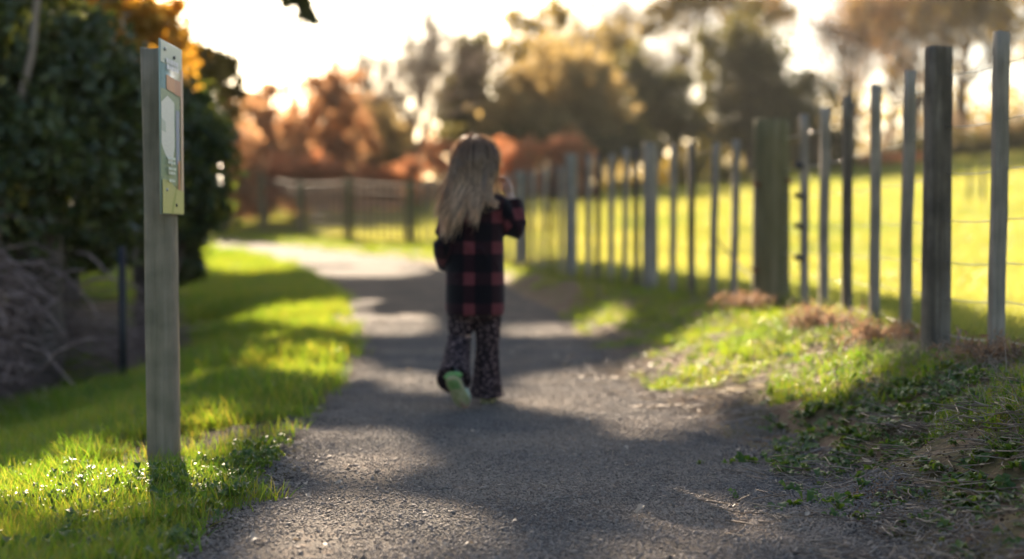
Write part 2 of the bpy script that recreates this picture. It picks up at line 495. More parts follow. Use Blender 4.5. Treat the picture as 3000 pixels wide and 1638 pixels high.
rg = np.random.default_rng(5)
def rot_up(n, tilt=.15):
    return np.stack([rng.normal(0, tilt, n), rng.normal(0, tilt, n), rng.uniform(0, 2 * math.pi, n)], -1)
def upon(x, y, dz=0): return np.stack([x, y, terrain(x, y) + dz], -1)

# --- verge grass (left of the path)
clumps = [blade_clump(16, .075, .0042, .022, rg, M['grass'], .6) for _ in range(7)]
def sample_view(n, y0, y1, pw=1.0):
    """ground points with density falling with distance, over a wedge wider than the view"""
    y = y0 * (y1 / y0) ** rng.uniform(0, 1, n)
    x = rng.uniform(-.55, .55, n) * (y + 1.5)
    return x, y
x, y = sample_view(190000, 2.2, 34)
dL = pathL(y) - x + .20 * fbm(x * 3.1, y * 2.1, 33) * 2 + .10 * fbm(x * 9, y * 9, 52)
patch = fbm(x * 1.3, y * 1.3, 61) + .5 * fbm(x * 5, y * 5, 63)
keep = (dL > .04) & (patch > -.20 - .3 * sstep(.1, .6, dL)) & (rng.uniform(size=len(x)) < .25 + .75 * sstep(.0, .30, dL + .4 * patch))
bare = (((x + .90) / .52) ** 2 + ((y - 5.05 - .35 * (x + .88)) / .30) ** 2 < 1 + 1.4 * fbm(x * 5, y * 5, 55)) | (((x + 1.11) / .19) ** 2 + ((y - 4.50) / .24) ** 2 < 1 + .8 * fbm(x * 7, y * 7, 57))           # trodden soil by the sign post
keep &= ~(bare & (rng.uniform(size=len(x)) < .94)) & (dL < 4.5)
keep &= ~((y > 7.2) & (x < pathL(y) - 2.2) & (y < 16))                  # brush lies here
ta = rng.uniform(0, math.pi, 16); tr_ = rng.uniform(.07, .12, 16)
xg, yg = np.concatenate([x[keep], -1.134 + tr_ * np.cos(ta)]), np.concatenate([y[keep], 4.615 + tr_ * np.sin(ta)])
tall = 1 + .9 * sstep(.05, .35, fbm(xg * 1.1 + 4, yg * 1.1, 71))
S = rng.uniform(.6, 1.15, len(xg)) * tall * (1 + .05 * np.maximum(yg - 6, 0))
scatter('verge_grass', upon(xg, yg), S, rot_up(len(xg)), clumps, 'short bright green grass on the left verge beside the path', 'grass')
# --- strip of grass between path and fence, far and near
x, y = sample_view(120000, 3.0, 40)
dR = x - pathR(y); toF = fenceX(y) - x
pt = fbm(x * 1.5 + 9, y * 1.5, 81) + .4 * fbm(x * 6, y * 6, 83)
g_on = np.interp(y, [3, 4.2, 5.5, 8, 16, 24], [-.02, .06, .26, .26, .40, .7]) * sstep(.08, np.interp(y, [5, 8, 16], [.6, .8, .4]), dR) 
pt = pt + .35 * fbm(x * 2.6, y * 2.6, 87) 
keep = (dR > .03) & (toF > -.6) & (pt < g_on - .12 + .05 * (y > 9)) & (rng.uniform(size=len(x)) < .8)
xg, yg = x[keep], y[keep]
S = rng.uniform(.3, .95, len(xg)) * (1 + .05 * np.maximum(yg - 6, 0))
scatter('bank_grass', upon(xg, yg), S, rot_up(len(xg)), clumps, 'patchy green grass on the bank between path and fence', 'grass')
# --- paddock
fcl = [blade_clump(14, .16, .012, .10, rg, M['field_grass'], .5, 2) for _ in range(5)]
y = 2.2 * (80 / 2.2) ** rng.uniform(0, 1, 180000); x = fenceX(y) + .1 + rng.uniform(0, 1, len(y)) ** 1.2 * (6 + y * .75)
xg, yg = x, y
S = rng.uniform(.5, 1.1, len(xg)) * (.55 + .03 * yg)
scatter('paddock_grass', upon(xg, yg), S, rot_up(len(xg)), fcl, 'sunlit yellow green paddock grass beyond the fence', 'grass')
# --- gravel
peb = [pebble(rg, M['stone']) for _ in range(8)]
y = 2.4 * (11 / 2.4) ** (rng.uniform(0, 1, 330000) ** 1.1); x = pathL(y) - .08 + rng.uniform(0, 1, len(y)) * (pathR(y) - pathL(y) + .30)
cl = fbm(x * 2.2, y * 2.2, 91) + .6 * fbm(x * 8, y * 8, 92)
keep = rng.uniform(size=len(x)) < .72 + 1.3 * cl
x, y = x[keep], y[keep]
S = .0032 + .0125 * rng.beta(1.1, 5.0, len(x)) + (rng.uniform(size=len(x)) < .006) * rng.uniform(.005, .013, len(x))
scatter('loose_gravel', upon(x, y, .010) + np.stack([0 * S, 0 * S, S * .12], -1), S, rot_up(len(x), .3), peb, 'loose grey gravel chips strewn over the path', 'gravel')
# --- clods on the bank
y = rng.uniform(2.6, 8, 9000); x = pathR(y) + rng.uniform(-.05, 1.0, len(y))
keep = fbm(x * 2.5, y * 2.5, 95) + .3 * rng.normal(size=len(x)) > .08
x, y = x[keep], y[keep]
S = .005 + .02 * rng.beta(1, 6, len(x))
M['clod'] = leafmat('soil_clod', [(.03, .018, .012), (.06, .035, .022), (.09, .055, .035)], 0, rough=.95, spec=.1)
clod = [pebble(rg, M['clod']) for _ in range(5)]
scatter('soil_crumbs', upon(x, y, .002), S, rot_up(len(x), .4), clod, 'dark crumbs of bare soil on the right bank', 'soil')
# --- weeds
ros = [rosette(11, .055, rg, M['weed'], .5) for _ in range(6)]
cw = ground_at(np.array([2400, 2500, 2600, 2700, 2820, 2920, 2960, 2850, 2750, 2300, 2440, 2880, 2980, 2650, 2380, 2560, 2700, 2900, 2480, 2780]),
               np.array([1330, 1340, 1310, 1250, 1230, 1270, 1330, 1420, 1180, 1370, 1240, 1480, 1180, 1140, 1200, 1190, 1150, 1120, 1500, 1530]))
P = []
for c in cw:
    n = rng.integers(14, 36); P.append(c + rng.normal(0, 1, (n, 2)) * [.10, .13])
P = np.vstack(P)
n = 170; yy = rng.uniform(3, 9, n); P = np.vstack([P, np.stack([pathR(yy) + rng.uniform(.15, 1.1, n), yy], -1)])
lw = np.stack([rng.uniform(-1.9, -.72, 2300), rng.uniform(2.8, 4.7, 2300)], -1)   # clover among the near verge grass
lw = lw[((lw[:, 0] + 1.11) / .22) ** 2 + ((lw[:, 1] - 4.50) / .28) ** 2 > 1]
lw = lw[(pathL(lw[:, 1]) - lw[:, 0] > -.02) & (fbm(lw[:, 0] * 2, lw[:, 1] * 2, 97) + .12 * rng.normal(size=len(lw)) > .02)]
scatter('bank_weeds', upon(P[:, 0], P[:, 1], .004), rng.uniform(.28, .75, len(P)), rot_up(len(P), .3), ros, 'low dark green leafy weeds on the right bank', 'weeds')
clo = [rosette(7, .028, rg, M['weed'], .9, 3) for _ in range(4)]
scatter('verge_clover', upon(lw[:, 0], lw[:, 1], .025), rng.uniform(.45, 1.15, len(lw)), rot_up(len(lw), .5), clo, 'small round leaved weeds at the grass edge in front of the sign', 'weeds')
# --- straw and dry grass
st = [straw_bits(rg, M['straw'], 7, .09, .04, .12) for _ in range(5)]
y = 2.5 * (9 / 2.5) ** rng.uniform(0, 1, 1500); x = pathR(y) + rng.normal(.40, .38, len(y))
keep = (fbm(x * 2.2, y * 1.6, 99) > -.05) & (x < 2.2) & (x > pathR(y) - .25)
x, y = x[keep], y[keep]
x2 = rng.uniform(-.7, .9, 26); y2 = rng.uniform(2.7, 5, 26)
scatter('dry_straw', np.vstack([upon(x, y, .008)]), rng.uniform(.4, 1.3, len(x)), rot_up(len(x), .15), st, 'pale dry straw and stalks littering the right bank', 'straw')
one = [straw_bits(rg, M['straw'], 1, .05, .001, .1) for _ in range(4)]
scatter('path_straw', upon(x2, y2, .014), rng.uniform(.5, 1.1, len(x2)), rot_up(len(x2), .1), one, 'single pale straws lying on the gravel', 'straw')
fl = [rosette(1, .035, rg, M['straw'], .3, 4) for _ in range(5)]
y3 = 2.6 * (16 / 2.6) ** rng.uniform(0, 1, 230); x3 = pathL(y3) - .1 + (pathR(y3) - pathL(y3) + .4) * rng.beta(.5, .5, len(y3))
scatter('fallen_leaves', upon(x3, y3, .016), rng.uniform(.35, 1.0, len(y3)), rot_up(len(y3), .35), fl, 'small dry fallen leaves along the edges of the gravel', 'leaf litter')
dg = [straw_bits(rg, M['straw'], 16, .16, .05, 1.2) for _ in range(5)]
y = rng.uniform(3.6, 10, 760); x = fenceX(y) - rng.normal(.10, .24, len(y))
keep = (fbm(x * 2, y * 1.2, 103) > -.08 + .02 * (y - 5))
x, y = x[keep], y[keep]
scatter('dry_grass_tufts', upon(x, y), rng.uniform(.3, .8, len(x)), rot_up(len(x), .2), dg, 'greyish dry grass tufts along the foot of the near fence', 'dry grass')

# ------------------------------------------------------------------ light patches on the ground (gaps left in the tree canopy)
LIT_PX = [
    [(-300, 1430), (0, 1395), (300, 1340), (480, 1365), (560, 1365), (590, 1440), (430, 1510), (230, 1590), (60, 1638), (-300, 1700)],
    [(850, 1300), (930, 1265), (1060, 1270), (1190, 1330), (1170, 1390), (1000, 1400), (900, 1375), (830, 1340)],
    [(1440, 1170), (1560, 1110), (1760, 1085), (1960, 1120), (2060, 1190), (2020, 1260), (1860, 1290), (1760, 1225), (1600, 1205)],
    [(1080, 1105), (1250, 1110), (1330, 1150), (1180, 1160)],
    [(1830, 1075), (2080, 950), (2330, 905), (2560, 930), (2620, 1050), (2560, 1130), (2330, 1165), (2000, 1120)],
    [(880, 1500), (1100, 1495), (1300, 1530), (1380, 1600), (1250, 1680), (700, 1700), (800, 1580)],
    [(1800, 1625), (2000, 1600), (2150, 1640), (2100, 1700), (1800, 1700)],
    [(690, 945), (860, 905), (1000, 890), (1060, 960), (1040, 990), (880, 985), (780, 955)],
    [(560, 1060), (700, 1020), (830, 1005), (700, 1050)],
    [(-200, 1330), (0, 1270), (200, 1180), (430, 1085), (440, 1120), (200, 1235), (0, 1320)],
    [(800, 1100), (900, 1070), (1040, 1065), (1060, 1095), (900, 1130)],
    [(550, 1280), (640, 1225), (720, 1240), (660, 1300), (560, 1320)],
    [(300, 1080), (400, 1010), (440, 1040), (330, 1100)],
    [(600, 765), (720, 745), (860, 790), (870, 810), (640, 815), (570, 800)],
    [(1000, 885), (1120, 885), (1260, 950), (1240, 985), (1060, 985)],
    [(900, 790), (1100, 790), (1250, 800), (1150, 815), (950, 812)],
    [(1480, 965), (1600, 955), (1690, 975), (1600, 990), (1480, 990)],
    [(1620, 960), (1780, 900), (1830, 940), (1700, 985)],
    [(880, 725), (1300, 790), (1500, 830), (1600, 790), (1300, 690), (900, 660)],
    [(300, 690), (900, 700), (880, 760), (500, 735), (300, 720)],
]
LIT = [ground_at(np.array([p[0] for p in q], float), np.array([p[1] for p in q], float)) for q in LIT_PX]
LX0, LY0, LST = -12.0, -1.0, .04
_gx, _gy = np.meshgrid(np.arange(LX0, 5, LST), np.arange(LY0, 42, LST))
_jx = _gx + .10 * fbm(_gx * 4, _gy * 2, 201); _jy = _gy + .25 * fbm(_gx * 3, _gy * 2, 203)
LMASK = np.zeros(_gx.shape, bool)
for q in LIT: LMASK |= in_poly(_jx, _jy, q)
def grown(m, ex, ey):
    out = m.copy()
    for a, b in ((ex, 0), (-ex, 0), (0, ey), (0, -ey), (ex * .7, ey * .7), (-ex * .7, -ey * .7), (ex * .7, -ey * .7), (-ex * .7, ey * .7)):
        out |= np.roll(m, (int(round(b / LST)), int(round(a / LST))), (0, 1))
    return out
LWIDE = grown(LMASK, .10, .20); LMID = grown(LMASK, .06, .12)
def look(mask, x, y):
    i = np.clip(((y - LY0) / LST).astype(int), 0, mask.shape[0] - 1); k = np.clip(((x - LX0) / LST).astype(int), 0, mask.shape[1] - 1)
    return mask[i, k]
def shades_lit(P):
    """does this piece of a tree throw its shadow on one of the sunlit patches"""
    P = np.atleast_2d(P); k = (P[:, 2] + .02) / SDIR[2]; G = P - SDIR * k[:, None]
    g2 = P - SDIR * ((P[:, 2] - terrain(G[:, 0], G[:, 1], False)) / SDIR[2])[:, None]
    return look(LMID, g2[:, 0], g2[:, 1]) | on_child(P)
def on_child(P):
    m = np.zeros(len(P), bool)
    for pt, r in (((-.11, 5.84, 1.03), .15), ((-1.1, 4.6, 1.2), .10), ((-3.45, 13.5, 2.45), .62), ((-3.3, 13.6, 1.95), .4)):
        v = P - np.array(pt); t = v @ SDIR
        m |= (np.linalg.norm(v - t[:, None] * SDIR, axis=1) < r) & (t > 0)
    return m
def visible_px(p):
    d = p[:, 1]
    return 1500 + FPX * p[:, 0] / d, HZ - FPX * (p[:, 2] - CAM_H) / d

# ------------------------------------------------------------------ trees
def limb_path(a, b, rg, sag=0.0, n=6, wob=.08):
    a = np.asarray(a, float); b = np.asarray(b, float); L = np.linalg.norm(b - a)
    t = np.linspace(0, 1, n)[:, None]
    P = a + (b - a) * t + np.array([0, 0, 1]) * sag * L * 4 * t * (1 - t)
    w = rg.normal(0, wob * L / n, (n, 3)); w[0] = 0; w[-1] = 0
    return P + w

def make_tree(name, label, cat, base, trunk_h, trunk_r, P, leafsize, mat, bark, rg, nl=16, group=None, targets=None, lean=(0, 0), droop=.15, flat=.0, gaps=False):
    base = np.asarray(base, float)
    root = empty(name, base, label, cat, group)
    mb = MB()
    top = np.array([lean[0], lean[1], trunk_h])
    tp = limb_path((0, 0, -.2), top, rg, 0, 9, .12)
    mb.tube(tp, np.linspace(trunk_r * 1.25, trunk_r * .25, 9), 8)
    Q = np.asarray(P, float) - base
    tg = Q[rg.choice(len(Q), min(nl, len(Q)), replace=False)] if targets is None else np.asarray(targets) - base
    for ti, t in enumerate(tg):
        k = np.clip((t[2] * .62) / trunk_h, .18, .93)
        a = tp[0] + (tp[-1] - tp[0]) * k; a = tp[int(round(k * 8))]
        r = trunk_r * (.5 - .3 * k) + .01
        lp = limb_path(a, t, rg, .06, 7, .16)
        if gaps and ti < len(tg) - 1 and shades_lit(np.vstack([(lp[:-1] + lp[1:]) / 2, lp]) + base).mean() > .16: continue
        mb.tube(lp, np.linspace(r, max(.006, r * .15), 7), 5, False)
        for _ in range(3):
            q = lp[rg.integers(2, 6)]
            e = q + rg.normal(0, .22, 3) * np.linalg.norm(t - a) + [0, 0, .1]
            tw_ = limb_path(q, e, rg, .03, 4)
            if gaps and shades_lit(tw_ + base).any(): continue
            mb.tube(tw_, np.linspace(r * .35, .004, 4), 4, False)
    mb.build('trunk', bark, root, True)
    V, F = leaves(Q, leafsize[0], leafsize[1], rg, droop, flat)
    obj('crown', mesh_from('crown', V, F, mat), root)
    return root

def blob_points(blobs, n, rg, shell=.55, clump=0.35):
    """leaf points clustered into sub-clumps inside overlapping ellipsoids"""
    vol = np.array([b[3] * b[4] * b[5] for b in blobs]) ** .75
    cnt = (n * vol / vol.sum()).astype(int)
    out = []
    for b, c in zip(blobs, cnt):
        ns = max(5, int(c / 55))
        d = rg.normal(size=(ns, 3)); d /= np.linalg.norm(d, axis=1)[:, None]
        r = shell + (1.05 - shell) * rg.uniform(0, 1, (ns, 1)) ** .7
        cc = d * r
        cs = rg.uniform(.5, 1.4, ns) * clump
        k = rg.integers(0, ns, c)
        p = cc[k] + rg.normal(0, 1, (c, 3)) * cs[k][:, None] * .5
        out.append(p * np.array(b[3:6]) + np.array(b[:3]))
    return np.vstack(out)

def pblob(px, py, d, rx, rz=None, ry=None):
    """ellipsoid given where the photograph shows it: centre pixel, depth, half-width and half-height in pixels"""
    c = at(px, py, d); s = d / FPX
    return (*c, rx * s, (ry or rx) * s, (rz or rx) * s)

def crown_tree(name, label, px, d, blobs, n, ls, mat, bark, seed, trunk_r=.12, nl=14, cat='tree', group=None, top=None, clump=.35, shell=.25, droop=.15, sunlit_gaps=False):
    rg = np.random.default_rng(seed)
    B = [pblob(b[0], b[1], d + (b[4] if len(b) > 4 else 0), b[2], b[3]) for b in blobs]
    P = blob_points(B, int(n * (1.35 if d > 20 else 2.2)), rg, shell, clump)
    bx = (px - 1500) / FPX * d
    gz = float(terrain(bx, d))
    P[:, 2] = np.maximum(P[:, 2], terrain(P[:, 0], P[:, 1], False) + rg.uniform(.03, .5, len(P)))
    if sunlit_gaps:
        P = P[~(shades_lit(P) & (rg.uniform(size=len(P)) < .85))]
    h = P[:, 2].max() - gz
    return make_tree(name, label, cat, (bx, d, gz), h * .66, trunk_r, P, ls, mat, bark, rg, nl, group, droop=droop, gaps=sunlit_gaps)

# the tall roadside trees whose canopy shades the path; leaves set along sun rays, gaps shaped over the lit patches
gxy = np.stack([rng.uniform(-5.5, 3.3, 84000), rng.uniform(.6, 19.5, 84000)], -1)
zg = terrain(gxy[:, 0], gxy[:, 1], False)
H = rng.uniform(5.6, 10.5, len(gxy))
lp = np.stack([gxy[:, 0], gxy[:, 1], zg], -1) + SDIR[None] * (H / SDIR[2])[:, None]
lit = look(LWIDE, gxy[:, 0], gxy[:, 1])
vx, vy = visible_px(lp)
vis_bad = (vy > -60) & ((vx > 440) | (vy > 120)) & (vx < 3200)
thin = fbm(gxy[:, 0] * 1.7, gxy[:, 1] * .8, 221) + .5 * fbm(gxy[:, 0] * 5, gxy[:, 1] * 2.5, 223)
far_thin = sstep(15, 19.5, gxy[:, 1])
beyond = gxy[:, 0] > fenceX(gxy[:, 1]) + .7 + 1.0 * fbm(gxy[:, 0] * .8, gxy[:, 1] * .8, 231)
keep = ~lit & ~vis_bad & (thin > -.36 + .3 * far_thin) & ~beyond
keep &= ~on_child(lp)          # leaves cleared so sun reaches the child's hair, sign top and golden tree
lp = lp[keep]
print('canopy leaves', len(lp), 'lit frac', lit.mean())
CT = np.array([(-6.8, 15.8), (-7.9, 20.5), (-8.6, 27.0), (-9.4, 34.0)])
CL = ['tall leafy roadside tree nearest the camera, its canopy above the left frame edge',
      'tall leafy roadside tree second along the path, canopy overhanging the gravel',
      'tall leafy roadside tree behind the dark shrubs with one branch dipping into the sky',
      'tall leafy roadside tree farthest along the path behind the golden foliage']
own = np.argmin(np.linalg.norm((lp[:, None, :2] - CT[None]) * [1, 1.0], axis=2), axis=1)
for k in range(4):
    rgk = np.random.default_rng(300 + k)
    P = lp[own == k]
    P = P[:26000]
    if k == 2:
        hb = np.vstack([at(790 + 115 * t, -70 + 120 * t ** 1.5, 22 + 0 * t)[None] + rgk.normal(0, 1, (26, 3)) * [.10, .2, .09] for t in np.linspace(0, 1, 12)])
        P = np.vstack([P, hb])
    bx, by = CT[k]
    tg = P[rgk.choice(len(P) - (312 if k == 2 else 0), 44, replace=False)]
    if k == 2: tg = np.vstack([tg, at(905, 35, 22)[None]])
    make_tree('roadside_tree', CL[k], 'tree', (bx, by, float(terrain(bx, by))), 9.2, .17, P, (.22, .14), M['canopy'], M['bark'], rgk,
              group='tall trees shading the path', targets=tg, gaps=True)

# dense evergreens on the left
EG = 'dark evergreens left of the path'
crown_tree('evergreen_tree', 'broad dark evergreen filling the upper left corner behind the sign', 130, 9.6,
           [(60, 200, 190, 260), (250, 330, 190, 240, .3), (90, 520, 220, 200, -.3), (300, 560, 190, 170, .5), (-150, 350, 200, 330), (180, 60, 150, 130, .4), (60, 690, 190, 110, .5), (280, 690, 170, 100, .9), (-120, 700, 170, 140, .3)],
           30000, (.085, .045), M['evergreen'], M['bark'], 41, .14, 22, group=EG, sunlit_gaps=True)
crown_tree('evergreen_bush', 'dark rounded evergreen bush showing to the right of the sign panel', 485, 11.5,
           [(590, 500, 90, 150), (550, 400, 90, 130, .4), (620, 590, 65, 80, -.1), (520, 600, 110, 90, .3), (500, 690, 90, 60, .4), (500, 770, 80, 60, .3), (560, 660, 60, 50)],
           11500, (.08, .045), M['evergreen'], M['bark'], 42, .06, 12, cat='bush', group=EG, sunlit_gaps=True)
crown_tree('evergreen_tree', 'dark evergreen directly behind the sign post, under the golden leaves', 420, 12.5,
           [(400, 420, 150, 170), (440, 560, 140, 140, .4), (360, 300, 110, 110, .5), (430, 690, 120, 90, .6)],
           11000, (.09, .05), M['evergreen'], M['bark'], 43, .1, 12, group=EG, sunlit_gaps=True)
crown_tree('evergreen_tree', 'darkest evergreen closing the far left behind the other evergreens', 200, 16,
           [(-60, 120, 170, 200), (130, 220, 170, 200), (320, 330, 150, 170), (60, 420, 200, 170), (280, 520, 170, 130), (-120, 350, 150, 200), (100, 620, 200, 110), (420, 600, 120, 90), (180, 30, 120, 120)],
           22000, (.12, .065), M['evergreen'], M['bark'], 46, .14, 18, group=EG, sunlit_gaps=True)
crown_tree('golden_tree', 'golden leaved tree glowing above the sign top', 400, 13.5,
           [(400, 70, 130, 120), (470, 190, 110, 110, .3), (330, 20, 120, 90, .6), (500, 70, 60, 70, .2), (400, 260, 80, 70, .4)],
           5600, (.11, .065), M['gold'], M['bark'], 44, .07, 16, sunlit_gaps=True)
crown_tree('olive_tree', 'olive green tree with a stepped outline against the sky right of the sign', 560, 22,
           [(560, 250, 90, 110), (630, 210, 60, 65, .4), (520, 170, 70, 70), (680, 270, 40, 50, .3), (600, 350, 80, 90, -.4)],
           5200, (.13, .07), M['olive'], M['bark'], 45, .12, 12, sunlit_gaps=True)
# pale leaning stem in the top left corner
mb = MB(); a = at(15, 420, 9.2); b = at(112, -60, 9.3)
o = empty('leaning_sapling', (a[0], a[1], float(terrain(a[0], a[1]))), 'pale bare stem leaning right in the top left corner', 'sapling')
bs = np.array(o.location)
mb.tube(limb_path((-.25, 0, -.1), b + [.2, 0, .8] - bs, rg, .02, 9, .05), np.linspace(.036, .018, 9), 7); mb.build('trunk', M['palebark'], o, True)
V, F = leaves(rng.normal(0, .25, (120, 3)) + (b + [.2, 0, .9] - bs), .08, .045, rg); obj('crown', mesh_from('crown', V, F, M['evergreen']), o)

# autumn trees beyond the far bend
AG = 'orange autumn trees beyond the bend'
crown_tree('autumn_tree', 'orange brown autumn tree beside the olive tree, left end of its row', 640, 36,
           [(620, 380, 80, 110), (680, 330, 80, 80), (580, 450, 70, 90), (700, 450, 70, 90), (600, 560, 80, 80), (700, 560, 80, 70)], 5200, (.17, .10), M['orange'], M['twig'], 51, .12, 14, group=AG)
crown_tree('autumn_tree', 'low topped orange autumn tree just left of the notch of open sky', 780, 40,
           [(780, 300, 60, 65), (740, 380, 80, 85), (820, 400, 75, 90), (780, 480, 90, 80), (770, 560, 100, 70), (860, 540, 60, 70)], 5200, (.18, .10), M['orange'], M['twig'], 52, .12, 14, group=AG)
crown_tree('autumn_tree', 'broad orange autumn tree just right of the notch of open sky', 960, 42,
           [(950, 310, 90, 85), (1000, 260, 70, 70, .5), (890, 400, 80, 100), (1030, 380, 85, 100), (960, 470, 110, 80), (900, 560, 100, 70), (1020, 560, 100, 70)], 7200, (.18, .10), M['orange'], M['twig'], 53, .14, 16, group=AG)
crown_tree('autumn_tree', 'brownish autumn tree in front of the bare tree trunk', 1110, 45,
           [(1100, 380, 80, 90), (1150, 440, 70, 80), (1060, 460, 80, 70), (1120, 550, 110, 70), (1200, 520, 70, 70), (1230, 580, 70, 60)], 5200, (.18, .10), M['tan'], M['twig'], 54, .12, 14, group=AG)
crown_tree('autumn_bush', 'rust red bush behind the far fence left of the child', 930, 38,
           [(840, 500, 80, 45), (930, 490, 80, 50), (1030, 510, 80, 40), (750, 520, 70, 40), (660, 530, 60, 45), (1120, 520, 60, 40), (1200, 500, 60, 45), (900, 570, 120, 40), (700, 580, 120, 40), (1100, 580, 120, 40)], 9000, (.14, .08), M['rust'], M['twig'], 55, .05, 14, cat='bush')
crown_tree('rust_hedge', 'orange rust coloured hedge just right of the child head behind the fence', 1520, 44,
           [(1290, 470, 70, 50), (1400, 480, 80, 55), (1500, 470, 80, 60), (1630, 450, 70, 55), (1690, 490, 60, 60), (1560, 530, 110, 55), (1350, 550, 110, 50), (1700, 550, 70, 40)],
           9000, (.15, .085), M['rust'], M['twig'], 56, .05, 22, cat='hedge')

crown_tree('autumn_thicket', 'muted brown thicket filling the gap behind the orange trees', 900, 50,
           [(600, 420, 100, 90), (720, 400, 90, 80), (860, 390, 90, 70), (1000, 370, 100, 90), (1120, 400, 90, 80), (1220, 440, 80, 70), (700, 510, 130, 70), (900, 510, 130, 70), (1100, 510, 130, 70)], 8500, (.17, .09), M['orange'], M['twig'], 57, .06, 20, cat='thicket')
# bare trees
def bare_tree(name, label, px, d, top_py, seed, spread=.55, tw_r=.011, mat=None, group=None, depth=5, r0=.16, warm=None):
    rg = np.random.default_rng(seed)
    bx = (px - 1500) / FPX * d; gz = float(terrain(bx, d))
    h = at(px, top_py, d)[2] - gz
    root = empty(name, (bx, d, gz), label, 'tree', group)
    tr = MB(); tw = MB(); tips = []
    def grow(p, dr, L, r, lev):
        n = 5
        P = [np.array(p)]; q = np.array(p); v = np.array(dr)
        for i in range(n - 1):
            v = v + rg.normal(0, (.10 + .03 * lev) if lev else .03, 3); v /= np.linalg.norm(v)
            q = q + v * L / (n - 1); P.append(q)
        r2 = max(r * .55, tw_r)
        (tr if lev < 3 else tw).tube(P, np.linspace(r, r2, n), 6 if lev < 2 else 3, False)
        if lev >= depth: tips.append(q); return
        nb = 3 if lev < 3 else 4
        if lev == 0: nb = 9
        for _ in range(nb):
            k = rg.integers(2, n) if lev else rg.integers(1, n)
            s = rg.normal(size=3); s[2] = abs(s[2]) * .5
            w = v * 1.0 + s / np.linalg.norm(s) * spread * rg.uniform(.7, 1.6) + np.array([0, 0, .15])
            w /= np.linalg.norm(w)
            grow(P[k], w, L * rg.uniform(.55, .8), max(tw_r, r2 * rg.uniform(.55, .85)), lev + 1)
    grow((0, 0, -.2), (rg.normal(0, .04), rg.normal(0, .04), 1), h * .42, r0, 0)
    tr.build('trunk', M['twig'], root, True)
    tw.build('crown', mat or M['twig'], root)
    if warm:
        T = np.array(tips); P = T[rg.integers(0, len(T), warm[0])] + rg.normal(0, .28, (warm[0], 3))
        V, F = leaves(P, .17, .10, rg); obj('remaining_leaves', mesh_from('remaining_leaves', V, F, warm[1]), root)
    return root
BG = 'bare winter trees on the skyline'
bare_tree('bare_tree', 'tall bare tree standing alone on the skyline left of the child head', 1205, 47, 0, 61, .5, tw_r=.016, group=BG, r0=.2)
bare_tree('bare_tree', 'smaller bare tree just left of the lone tall bare tree', 1110, 52, 150, 62, .6, tw_r=.015, group=BG, r0=.14)
bare_tree('bare_tree', 'bare grey crown rising between the olive dome and the dark pines', 1860, 66, -40, 63, .62, tw_r=.012, group=BG, r0=.22)
bare_tree('bare_tree', 'bare tree with warm leaf remnants left of the thick dark fence post', 2500, 66, -160, 64, .6, group=BG, r0=.24, warm=(3400, M['orange']))
bare_tree('bare_tree', 'bare tree with warm leaf remnants behind the thick dark fence post', 2680, 64, -200, 65, .55, group=BG, r0=.24, warm=(2700, M['tan']))
bare_tree('bare_tree', 'bare tree at the right frame edge above the paddock crest', 2920, 62, -180, 66, .55, group=BG, r0=.26, warm=(2900, M['olive']))
bare_tree('bare_tree', 'slim bare tree between the pines and the strainer post', 2250, 72, -120, 67, .55, group=BG, r0=.2, warm=(1700, M['tan']))
bare_tree('bare_tree', 'bare tree behind the olive dome with its top showing pale', 1700, 70, 40, 68, .6, group=BG, r0=.18, warm=(2200, M['olive']))

bare_tree('bare_tree', 'bare tree between the two thickest near fence timbers, orange tinted', 2590, 70, -120, 69, .6, group=BG, r0=.2, warm=(3400, M['orange']))
bare_tree('bare_tree', 'bare tree right of the thick dark post with olive remnants', 2800, 70, -140, 70, .6, group=BG, r0=.2, warm=(2700, M['tan']))
bare_tree('bare_tree', 'thin bare tree just left of the narrow dark evergreen', 1290, 60, 120, 171, .6, group=BG, r0=.13, warm=(450, M['tan']))
bare_tree('bare_tree', 'brownish bare tree rising behind the broad orange tree', 1010, 56, 200, 172, .7, group=BG, r0=.13, warm=(1800, M['orange']))

bare_tree('bare_tree', 'pale bare tree rising left of the tall yellow topped tree', 1450, 64, -10, 173, .62, tw_r=.012, group=BG, r0=.18, warm=(1200, M['tan']))
bare_tree('bare_tree', 'tall bare tree between the yellow topped tree and the grey bare crown', 1760, 74, -90, 174, .62, tw_r=.012, group=BG, r0=.2, warm=(1200, M['olive']))
bare_tree('bare_tree', 'tall bare tree behind the first dark pine', 1980, 74, -130, 175, .6, tw_r=.012, group=BG, r0=.22, warm=(1500, M['tan']))

# middle and right background evergreens
crown_tree('narrow_evergreen', 'narrow dark evergreen rising directly above the child head', 1385, 52,
           [(1390, 180, 55, 95), (1370, 280, 70, 90), (1400, 370, 85, 70), (1340, 340, 45, 60)], 5600, (.22, .12), M['darkpine'], M['bark'], 71, .18, 14)
crown_tree('tall_olive_tree', 'tall thin olive tree with yellow top behind the narrow evergreen', 1580, 62,
           [(1540, 70, 50, 40), (1620, 60, 55, 50), (1570, 150, 70, 55), (1500, 150, 40, 40), (1650, 160, 40, 40)], 2400, (.25, .14), M['yellowleaf'], M['bark'], 72, .18, 14, clump=.45)
crown_tree('domed_tree', 'large domed tan green tree in the middle background right of the child', 1640, 50,
           [(1640, 250, 140, 110), (1520, 300, 110, 90), (1760, 310, 100, 100), (1640, 370, 210, 90), (1500, 390, 90, 60), (1730, 210, 60, 60)], 13000, (.22, .12), M['tan'], M['bark'], 73, .25, 22)
